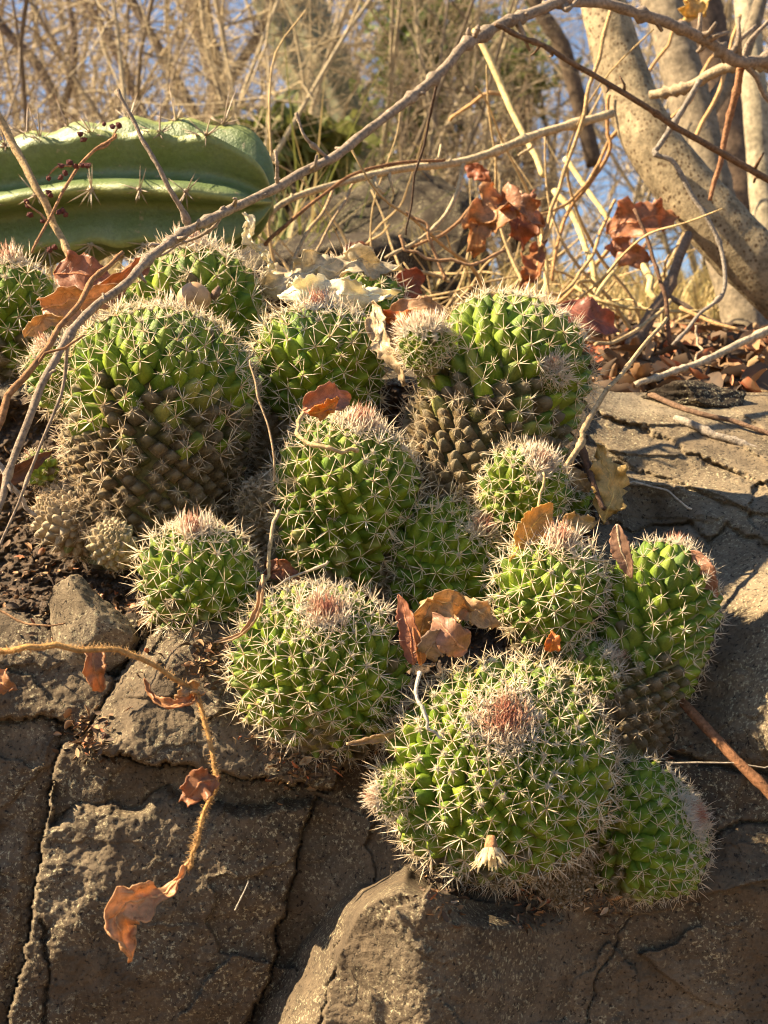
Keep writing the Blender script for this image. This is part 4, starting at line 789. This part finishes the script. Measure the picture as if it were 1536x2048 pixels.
# ------------------------------------------------------------------ green ribbed columnar cactus lying behind the heads
def column(label, path, w, nribs, name, end=True, phase=0.0, spn=True, seed=1, depth=.2, mat=None):
    rs = np.random.RandomState(seed); pts = np.array(catmull([P(*p) for p in path], 14)); n = len(pts); T_, Nn, Bb = frames(pts)
    R = w / 2 * path[-1][2] / FPX; org = Vector(pts[0]); ns = nribs * 10; V = []; F = []; tt = []
    seg = np.concatenate([[0], np.cumsum(np.linalg.norm(np.diff(pts, axis=0), axis=1))]); tot = seg[-1]
    for i in range(n):
        rem = (tot - seg[i]) / R; sc = math.sqrt(max(1 - max(0, 1 - rem / .98) ** 2.5, 0.012)) if end else 1.0
        for j in range(ns):
            a = 2 * math.pi * j / ns + phase; c = math.cos(nribs * (a - phase)); rib = (0.5 + 0.5 * c) ** 1.9
            wv = 1 + .045 * math.sin(seg[i] * 130 + ((j + 5) // 10) * 1.9) * rib
            r = R * sc * ((1 - depth) + depth * rib) * wv * (1 + .02 * math.sin(seg[i] * 23))
            p = pts[i] + (Nn[i] * math.cos(a) + Bb[i] * math.sin(a)) * r - np.array(org); V.append(p); tt.append(max(0, (rib - .72) / .28) ** 2 * .8)
    for i in range(n - 1):
        for j in range(ns):
            j2 = (j + 1) % ns; F.append((i * ns + j, i * ns + j2, (i + 1) * ns + j2, (i + 1) * ns + j))
    F.append(tuple((n - 1) * ns + j for j in range(ns)))
    root = tag(empty(name, org), label, 'cactus', 'columnar cacti')
    link('stem', mesh_of('stem', V, F, (mat or M_COLUMN,), True, {'t': tt}), root)
    if spn:
        for k in range(nribs):
            d = 0.015 + rs.uniform(0, .02)
            while d < tot - .25 * R:
                i = int(np.argmin(np.abs(seg - d))); a = 2 * math.pi * k / nribs + phase; ro = Nn[i] * math.cos(a) + Bb[i] * math.sin(a)
                rem = (tot - seg[i]) / R; sc = math.sqrt(max(1 - max(0, 1 - rem / .98) ** 2.5, .012)); d += rs.uniform(.040, .052)
                pos = Vector(pts[i] + ro * R * sc * 1.0) - org
                if Vector(ro).dot((CAMV - Vector(pts[i])).normalized()) < -.75: continue
                c = link('spine_cluster', SPC[rs.randint(4)], root, lerp3((.85, .76, .68), (.35, .26, .23), rs.uniform()))
                c.matrix_basis = Matrix.Translation(pos) @ Vector(ro).to_track_quat('Z', 'Y').to_matrix().to_4x4() @ Matrix.Rotation(rs.uniform(0, 6), 4, 'Z') @ Matrix.Diagonal((.021,) * 3 + (1,))
    return root
SPC = []
for sd in range(4):
    rs = np.random.RandomState(400 + sd); V = []; F = []; T = []
    for k in range(8):
        a = rs.uniform(0, 6.28); e = R_(rs.uniform(35, 85)); add_spine(V, F, T, (0, 0, -.05), (math.sin(e) * math.cos(a), math.sin(e) * math.sin(a), math.cos(e)), rs.uniform(.6, 1.1), .03, .03, rs)
    for k in range(1 + sd % 2): add_spine(V, F, T, (0, 0, -.05), (rs.uniform(-.4, .4), rs.uniform(-.4, .4), 1), rs.uniform(1.4, 2.2), .036, .02, rs)
    for k in range(40):
        u = rs.normal(size=3); add_spine(V, F, T, (0, 0, 0), u, rs.uniform(.1, .22), .03, .3, rs)
    SPC.append(mesh_of('spine_cluster', V, F, (M_SPINE,), True, {'t': T}))
column('thick green ribbed columnar cactus lying behind the left heads', [(-420, 440, 1.26), (-160, 425, 1.22), (60, 400, 1.19), (220, 378, 1.165), (370, 380, 1.15), (470, 388, 1.14), (545, 405, 1.135)], 278, 7, 'columnar_cactus', phase=.673, seed=2, depth=.5)

# ------------------------------------------------------------------ stone, seed, dried flower, debris
def boulder(name, label, c, size, mat, seed, rough=.28, cat='stone', sub=5, freq=1.2, lo=.55):
    import bmesh
    bm = bmesh.new(); bmesh.ops.create_icosphere(bm, subdivisions=sub, radius=1); v = np.array([q.co[:] for q in bm.verts])
    rs = np.random.RandomState(seed)
    for k in range(11):   # chipped facets
        d = rs.normal(size=3); d /= np.linalg.norm(d); lim = rs.uniform(lo, lo + .28); over = np.maximum(v @ d - lim, 0); v = v - np.outer(over * .97, d)
    v = v * (1 + rough * .5 * fbm(v * freq + seed, 4)[:, None] + .05 * fbm(v * 6 + seed, 3)[:, None]) * np.array(size)
    for q, p in zip(bm.verts, v): q.co = p
    me = bpy.data.meshes.new(name); bm.to_mesh(me); bm.free(); me.materials.append(mat); me.polygons.foreach_set('use_smooth', [True] * len(me.polygons))
    o = link(name, me); o.location = c; return tag(o, label, cat)
boulder('stone', 'angular grey stone sitting in the soil left of the small cactus', P(178, 1248, .765), (.030, .024, .029), M_ROCK_PALE, 15, rough=.1, lo=.42)
boulder('stone', 'dark stone wedged in the gap beside the grey stone', P(262, 1262, .785), (.014, .012, .012), M_BOULDER, 6)
boulder('boulder', 'dark blurred boulder behind the papery leaf', P(790, 560, 2.15), (.20, .16, .17), M_BOULDER, 8, cat='boulder')
boulder('boulder', 'low brown boulder left of the dark one', P(660, 560, 1.9), (.16, .14, .075), M_BOULDER, 9, cat='boulder')
boulder('boulder', 'small dark boulder on the litter at the right', P(1400, 800, 1.04), (.05, .03, .016), M_BOULDER, 12, cat='boulder')

m, nt, bs, nd, lk = new_mat('seed_shell'); M_SEED = m
c = mix(nt, 0.8, (.46, .28, .14), ramp(nt, noise(nt, 90, 5, .7, dist=1.0), [(.35, .55), (.65, 1.25)]), 'MULTIPLY'); lk.new(c, bs.inputs['Base Color']); bs.inputs['Roughness'].default_value = .45
T = Tubes(); u = np.linspace(0, 1, 16); prof = np.sin(np.pi * u) ** .6 * .0115; p0 = P(352, 596, .925); p1 = P(424, 598, .925)
T.add([np.array(p0) * (1 - x) + np.array(p1) * x - np.array(p0) for x in u], np.maximum(prof, .0004), 16); o = link('seed', T.mesh('seed', M_SEED)); o.location = p0; tag(o, 'oval tan seed lying between the two left cactus heads', 'seed')
st_ = Tubes(); st_.add([np.array(p1 - p0), np.array(p1 - p0) + np.array([.003, 0, .004]), np.array(p1 - p0) + np.array([.005, 0, .009])], [.002, .0035, .001], 6); link('husk', st_.mesh('husk', M_TWIG), o, (.22, .14, .1))

fl0 = P(982, 1672, .628); fd = (P(982, 1730, .622) - fl0).normalized(); fl = tag(empty('dried_flower', fl0), 'dried cream flower hanging on the front of the largest cactus', 'flower')
rs = np.random.RandomState(8); sx = fd.orthogonal().normalized(); sy = fd.cross(sx)
tb = Tubes(); tb.add([np.array((0, 0, 0)), np.array(fd * .004), np.array(fd * .008)], [.002, .003, .0036], 8); link('calyx', tb.mesh('calyx', M_TWIG), fl, (.45, .22, .1))
for k in range(24):
    a = k * 2.4; rad = sx * math.cos(a) + sy * math.sin(a); L = rs.uniform(.006, .0105); V = []; F = []
    for i, x in enumerate(np.linspace(0, 1, 5)):
        c_ = fd * (.006 + L * x) + rad * (.0035 + .0045 * x * rs.uniform(.6, 1.4) + .002 * x * x); sd_ = fd.cross(rad) * (.0009 * math.sin(math.pi * (.15 + .8 * x)))
        V += [c_ - sd_, c_ + rad * .0003, c_ + sd_]
        if i: b = (i - 1) * 3; F += [(b, b + 1, b + 4, b + 3), (b + 1, b + 2, b + 5, b + 4)]
    link('petal', mesh_of('petal', V, F, (M_LEAF,)), fl, lerp3((.78, .68, .44), (.62, .42, .2), rs.uniform(0, .6)))

def chips(name, label, spots, mat, seed, cat, flatness=.35):
    """many small curled flakes and crumbs in one mass: spots = [(point, size)]"""
    rs = np.random.RandomState(seed); V = []; F = []; tt = []
    for p, sz in spots:
        b = len(V); ax = rs.normal(size=3); ax[2] = abs(ax[2]) + .5; ax /= np.linalg.norm(ax); a1 = np.cross(ax, rs.normal(size=3)); a1 /= np.linalg.norm(a1); a2 = np.cross(ax, a1); asp = rs.uniform(.3, .75); cu = rs.uniform(.4, 1.5); bd = rs.uniform(-.6, .8); val = rs.uniform() ** 1.5; pr = np.array(p)
        nu_, nv_ = (6, 4) if sz > .003 else (3, 2)
        for i in range(nu_ + 1):
            u = i / nu_; w = sz * asp * (math.sin(math.pi * (.06 + .9 * u)) ** .7) * rs.uniform(.8, 1.15)
            for j in range(nv_ + 1):
                v = j / nv_ * 2 - 1; V.append(pr + a1 * sz * (u * 2 - 1) + a2 * w * math.sin(v * cu) / cu + ax * (w * (1 - math.cos(v * cu)) / cu * 1.2 + bd * sz * (u - .5) ** 2 * 2 + sz * rs.uniform(-.05, .05))); tt.append(min(1, max(0, val + rs.uniform(-.05, .05))))
        for i in range(nu_):
            for j in range(nv_): q = b + i * (nv_ + 1) + j; F.append((q, q + 1, q + nv_ + 2, q + nv_ + 1))
    o = link(name, mesh_of(name, V, F, (mat,), True, {'t': tt})); return tag(o, label, cat, kind='stuff')
rs = np.random.RandomState(21); sp = []
for _ in range(2600):
    while True:
        x, y = rs.uniform(-60, 1230), rs.uniform(800, 1560)
        if inside(np.array([x]), np.array([y]), SOIL)[0] or (rs.uniform() < .03 and y > 1000 and 200 < x): break
    sp.append((P(x, y, rock_Y(x, y) - rs.uniform(0, .004)), min(abs(rs.normal(.0016, .0012)), .004) + .0006))
for (ax_, ay_, n_, s_) in [(175, 1465, 160, 26), (540, 1000, 90, 40), (520, 1080, 90, 40), (160, 1180, 120, 60), (560, 1510, 60, 40), (830, 980, 120, 50), (300, 1215, 80, 30), (420, 1320, 110, 28), (620, 1510, 140, 36), (760, 1480, 90, 34), (900, 1775, 110, 34), (1060, 1800, 130, 34), (1210, 1790, 120, 32), (1310, 1500, 90, 32), (1240, 1430, 90, 30)]:
    for _ in range(n_):
        x, y = rs.normal(ax_, s_), rs.normal(ay_, s_); sp.append((P(x, y, rock_Y(x, y) - rs.uniform(0, .006)), abs(rs.normal(.0014, .001)) + .0006))
chips('debris', 'crumbs of dead cactus skin, soil and leaf bits between the heads', sp, M_CHIPS, 3, 'debris')
sp = []
for _ in range(4200):
    y = 1.06 + abs(rs.normal(0, .6)); x = rs.uniform(-.45, .75) * y; x = rs.uniform(.12, .42) * y if rs.uniform() < .65 else x
    sp.append(((x, y, gz(x, y) + rs.uniform(0, .02)), min(abs(rs.normal(.006, .004)) * rs.choice([.5, 1, 1.8]), .02) + .0015))
chips('leaf_litter', 'brown and rust leaf litter covering the ground behind the slab', sp, M_CHIPS, 4, 'leaf litter', .15)

# ------------------------------------------------------------------ trees behind
def trunk(label, path, w, w1, col, mat, seed, name='bare_tree', limbs=(), lump=.05):
    rs = np.random.RandomState(seed); pts = np.array(catmull([P(*p) for p in path], 16)); n = len(pts)
    org = Vector(pts[0]); root = tag(empty(name, org), label, 'tree', 'bare trees behind the rock')
    def mk(pts, r, sides):
        T = Tubes(); T.add(pts - np.array(org), r, sides); V = T.v[0]; dr = fbm(V * 26 + seed, 3) * lump + fbm(V * 90 + seed, 3) * lump * .35
        C_ = np.repeat(pts - np.array(org), sides, 0); T.v[0] = C_ + (V - C_) * (1 + dr)[:, None]; return T.mesh(name, mat)
    r = np.linspace(w, w1, n) / FPX * np.array([np.interp(t, np.linspace(0, 1, len(path)), [p[2] for p in path]) for t in np.linspace(0, 1, n)]) / 2
    link('trunk', mk(pts, r, 28), root, col)
    for lp, lw, lw1 in limbs:
        q = np.array(catmull([P(*p) for p in lp], 10)); link('limb', mk(q, np.linspace(lw, lw1, len(q)) / FPX * lp[0][2] / 2, 10), root, col)
    return root
trunk('smooth leaning trunk speckled with dark dots, crossing the upper right', [(1900, 800, 1.42), (1740, 700, 1.42), (1600, 602, 1.42), (1482, 500, 1.42), (1378, 382, 1.43), (1296, 270, 1.45), (1250, 160, 1.48), (1212, 30, 1.50), (1170, -140, 1.55)], 150, 82, (.29, .225, .135), M_BARK, 1, 'leaning_tree')
trunk('second upright grey trunk rooted in the litter behind the leaning one', [(1560, 900, 1.62), (1525, 780, 1.64), (1490, 640, 1.68), (1440, 450, 1.72), (1395, 260, 1.76), (1350, 90, 1.8), (1310, -60, 1.84), (1270, -300, 1.9)], 92, 76, (.21, .165, .11), M_BARK2, 2, 'upright_tree', [([(1395, 250, 1.76), (1480, 120, 1.8), (1540, -60, 1.85)], 40, 26)], .08)
trunk('pale smooth stem at the right edge of the picture', [(1560, 820, 1.95), (1545, 600, 1.98), (1528, 420, 2.0), (1512, 220, 2.02), (1498, 60, 2.05), (1480, -200, 2.1)], 56, 48, (.36, .30, .2), M_BARK2, 3, 'pale_tree', (), .04)
trunk('dark trunk in shade between the upright and pale stems', [(1520, 640, 2.7), (1470, 380, 2.7), (1430, 200, 2.75), (1395, 20, 2.8), (1370, -160, 2.85)], 120, 90, (.13, .085, .055), M_BARK2, 4, 'dark_tree', (), .08)
trunk('blurred dark trunk in the middle of the thicket', [(820, 470, 5.2), (838, 300, 5.2), (850, 140, 5.2), (842, -60, 5.2)], 96, 78, (.10, .08, .055), M_BARK2, 5, 'dark_tree', [([(842, 230, 5.2), (900, 110, 5.2), (950, -60, 5.2)], 40, 26)], .1)
trunk('slanting dark trunk left in the thicket', [(470, 480, 4.6), (420, 330, 4.6), (440, 180, 4.6), (400, 40, 4.6), (380, -120, 4.6)], 52, 36, (.14, .10, .07), M_BARK2, 6, 'dark_tree', [([(425, 300, 4.6), (330, 120, 4.6), (230, -60, 4.6)], 26, 16), ([(440, 190, 4.6), (520, 60, 4.6), (560, -60, 4.6)], 24, 16)], .1)
trunk('thin dark trunk above the ribbed stem at the left', [(160, 420, 4.0), (130, 260, 4.0), (80, 140, 4.0), (10, 60, 4.0), (-60, -20, 4.0)], 24, 18, (.14, .10, .075), M_BARK2, 7, 'thin_tree', [([(120, 240, 4.0), (150, 110, 4.0), (130, -40, 4.0)], 16, 12)], .1)
trunk('thin dark slanting tree near the top middle left', [(330, 330, 4.2), (270, 190, 4.2), (230, 100, 4.2), (150, -30, 4.2)], 20, 16, (.16, .11, .08), M_BARK2, 8, 'thin_tree', (), .1)
trunk('dark slanting branch tree left of the leaning trunk', [(1190, 330, 3.2), (1130, 110, 3.2), (1080, 20, 3.2), (1040, -60, 3.2)], 34, 28, (.13, .09, .06), M_BARK2, 9, 'thin_tree', (), .1)
column('blurred pale green columnar cactus leaning in the thicket', [(735, 430, 5.2), (705, 300, 5.2), (660, 190, 5.2), (610, 85, 5.2), (570, -20, 5.2), (540, -120, 5.2)], 140, 8, 'columnar_cactus', seed=5, spn=False, mat=M_COLUMN_PALE)

# ------------------------------------------------------------------ bare shrubs
def grow(T, p, d, L, r, depth, rs, sides=3):
    n = 5 if depth < 2 else 4; pts = [np.array(p)]; d = np.array(d, float)
    for i in range(n):
        d = d + rs.normal(0, .24, 3); d[2] += .01; d /= np.linalg.norm(d); pts.append(pts[-1] + d * L / n)
    rad = np.linspace(r, r * .55, n + 1); T.add(pts, rad, sides, cap=False)
    if depth <= 0: return
    for k in range(rs.randint(3, 6)):
        i = rs.randint(1, n + 1); a = rs.normal(size=3); dd = d * .6 + a / np.linalg.norm(a) * .9; dd[2] += .05; dd /= np.linalg.norm(dd)
        grow(T, pts[i], dd, L * rs.uniform(.5, .8), rad[i] * .62, depth - 1, rs, sides)
def shrub_parts(seed, H, stems, r):
    rs = np.random.RandomState(seed); S = []; 
    tw = Tubes()
    for k in range(stems):
        st = Tubes(); a = rs.uniform(0, 6.28); d = np.array([math.cos(a) * .35, math.sin(a) * .35, 1.0]); d /= np.linalg.norm(d); p = np.array([math.cos(a), math.sin(a), 0]) * .05
        pts = [p]; 
        for i in range(7): d = d + rs.normal(0, .10, 3); d[2] += .04; d /= np.linalg.norm(d); pts.append(pts[-1] + d * H / 7)
        rad = np.linspace(r, r * .4, 8); st.add(pts, rad, 5); S.append(st.mesh('stem', M_TWIG))
        for i in range(1, 8):
            for _ in range(2):
                q = rs.normal(size=3); dd = d * .6 + q / np.linalg.norm(q) * .8; dd /= np.linalg.norm(dd); grow(tw, pts[i], dd, H * rs.uniform(.18, .36), rad[i] * .55, 2, rs)
    return S, tw.mesh('twigs', M_TWIG)
PROTO = [shrub_parts(70 + i, 1.7, 3 + i % 2, .0085) for i in range(4)]
SHR = [(60, 2.9, .8, 'tan bare shrub rising over the ribbed stem at the left edge'), (200, 3.3, .9, 'tangled bare shrub above the ribbed stem'), (330, 2.7, .75, 'golden bare shrub behind the middle of the ribbed stem'), (450, 3.4, 1, 'bare shrub behind the tip of the ribbed stem'),
       (560, 4.0, 1, 'bare shrub left of the pale green columnar cactus'), (690, 3.6, .85, 'thin bare shrub in front of the pale green columnar cactus'), (790, 3.0, .7, 'bare shrub rising behind the dark boulder'), (930, 3.6, .8, 'bare shrub beneath the top of the arch'), (1060, 4.4, .9, 'loose bare shrub behind the yellow straw'), (1180, 3.8, .8, 'bare shrub left of the leaning trunk base'), (1420, 3.6, .9, 'bare shrub seen between the right trunks'), (-80, 3.6, 1.0, 'bare shrub cut by the left edge'), (130, 4.4, 1.0, 'farther bare shrub at the upper left'), (1560, 4.2, 1.0, 'bare shrub cut by the right edge')]
rs = np.random.RandomState(77)
for i, (px, y, sc, lb) in enumerate(SHR):
    x = (px - 768) / FPX * y; S, tw = PROTO[i % 4]; root = tag(empty('bare_shrub', (x, y, gz(x, y) - .03)), lb, 'shrub', 'bare shrubs on the hillside')
    col = lerp3((.54, .43, .27), (.17, .125, .09), rs.uniform() ** 1.3); root.rotation_euler = (0, 0, rs.uniform(0, 6.28)); root.scale = (sc,) * 3
    for me in S: link('stem', me, root, col)
    o = link('twigs', tw, root, col); o['kind'] = 'stuff'
T = Tubes(); rs = np.random.RandomState(99)
for k in range(48):
    y = rs.uniform(5.0, 11); x = rs.uniform(-.36, .36) * y if k < 24 else rs.choice([-1, 1]) * rs.uniform(.36, .8) * y; z = gz(x, y)
    for s_ in range(3):
        a = rs.uniform(0, 6.28); d = np.array([math.cos(a) * .35, math.sin(a) * .35, 1.0]); d /= np.linalg.norm(d); p = np.array([x, y, z]); pts = [p]; H = rs.uniform(1.6, 3.2) * (1 if x < 0 else .75)
        for i in range(6): d = d + rs.normal(0, .12, 3); d[2] += .05; d /= np.linalg.norm(d); pts.append(pts[-1] + d * H / 6)
        T.add(pts, np.linspace(.018, .006, 7), 3, cap=False)
        for i in range(1, 7):
            for _ in range(2):
                q = rs.normal(size=3); dd = d * .6 + q / np.linalg.norm(q) * .8; grow(T, pts[i], dd / np.linalg.norm(dd), H * rs.uniform(.2, .36), .008, 1, rs)
o = link('thicket', T.mesh('thicket', M_TWIG), None, (.48, .38, .25)); tag(o, 'far tangle of bare sunlit brush filling the hillside', 'thicket', kind='stuff')

# grass, green in the middle and dry elsewhere
V = []; F = []; tt = []; rs = np.random.RandomState(12)
for k in range(14000):
    y = rs.uniform(1.9, 7.5); u_ = rs.uniform(-.32, .34); x = u_ * y; px = 768 + u_ * FPX; green = math.exp(-((px - 610) / 130) ** 2); h = rs.uniform(.05, .14) * (1 + 1.6 * green); z = gz(x, y)
    a = rs.uniform(0, 6.28); lean = rs.uniform(.2, 1.4) * h; wd = rs.uniform(.0012, .0032); b = len(V); dx, dy = math.cos(a), math.sin(a)
    for t_, w_ in ((0, 1), (.55, .8), (1, .05)):
        cx_, cy_, cz_ = x + dx * lean * t_ * t_, y + dy * lean * t_ * t_, z + h * t_; V += [(cx_ - dy * wd * w_, cy_ + dx * wd * w_, cz_), (cx_ + dy * wd * w_, cy_ - dx * wd * w_, cz_)]
    F += [(b, b + 1, b + 3, b + 2), (b + 2, b + 3, b + 5, b + 4)]; val = rs.uniform(0, .45) if rs.uniform() < green * .9 else rs.uniform(.5, 1); tt += [val] * 6
tag(link('grass', mesh_of('grass', V, F, (M_GRASS,), True, {'t': tt})), 'dry and green grass on the slope behind the boulder', 'grass', kind='stuff')

def bush(label, px, py, Y, rx, rz, seed, n=1500, tone=(.0, .42)):
    rs = np.random.RandomState(seed); c = np.array(P(px, py, Y)); root = tag(empty('leafy_bush', (c[0], c[1], gz(c[0], c[1]))), label, 'bush'); V = []; F = []; tt = []; base = np.array(root.location)
    rx, rz = rx / FPX * Y, rz / FPX * Y; T = Tubes()
    cl = [c + rs.normal(0, .5, 3) * np.array([rx, rx, rz]) for _ in range(22)]
    for q in cl: T.add([np.array([0, 0, 0.]), (q - base) * .5 + rs.normal(0, .05, 3), q - base], [.02, .012, .004], 4)
    for k in range(n):
        p = cl[rs.randint(22)] + rs.normal(0, .28, 3) * np.array([rx, rx, rz]); d = rs.normal(size=3); d /= np.linalg.norm(d); e = np.cross(d, rs.normal(size=3)); e /= np.linalg.norm(e); L = rs.uniform(.02, .05); b = len(V)
        V += [p - base - d * L, p - base + e * L * .35, p - base + d * L, p - base - e * L * .35]; F.append((b, b + 1, b + 2, b + 3)); tt += [rs.uniform(*tone)] * 4
    link('branches', T.mesh('branches', M_TWIG), root, (.2, .14, .09)); o = link('foliage', mesh_of('foliage', V, F, (M_GRASS,), False, {'t': tt}), root); o['kind'] = 'stuff'
bush('dark green leafy bush behind the top of the arch', 850, 120, 4.8, 110, 170, 1, 1700, (-.3, .2))
bush('small green bush left of the leaning trunk high up', 1040, 130, 5.6, 90, 80, 2, 700, (-.2, .35))
bush('sunlit green bush behind the tip of the ribbed stem', 590, 300, 3.0, 90, 60, 3, 900, (.1, .5))

T = Tubes(); rs = np.random.RandomState(55)
for k in range(130):
    y = rs.uniform(1.35, 2.4); px = rs.uniform(560, 1330); x = (px - 768) / FPX * y; p = np.array([x, y, gz(x, y)]); a = rs.uniform(0, 6.28); d = np.array([math.cos(a) * .8, math.sin(a) * .8, rs.uniform(.3, 1.2)]); d /= np.linalg.norm(d); L = rs.uniform(.12, .42); pts = [p]
    for i in range(7): d = d + rs.normal(0, .22, 3); d[2] -= .06; d /= np.linalg.norm(d); pts.append(pts[-1] + d * L / 7)
    q_ = catmull(pts, 3); T.add(q_, rs.uniform(.0010, .0024) * np.linspace(1.2, .4, len(q_)), 4)
tag(link('dry_stems', T.mesh('dry_stems', M_STRAW), None, (.56, .40, .2)), 'tangle of straw coloured dry stems around the boulder and litter', 'dry stems', kind='stuff')
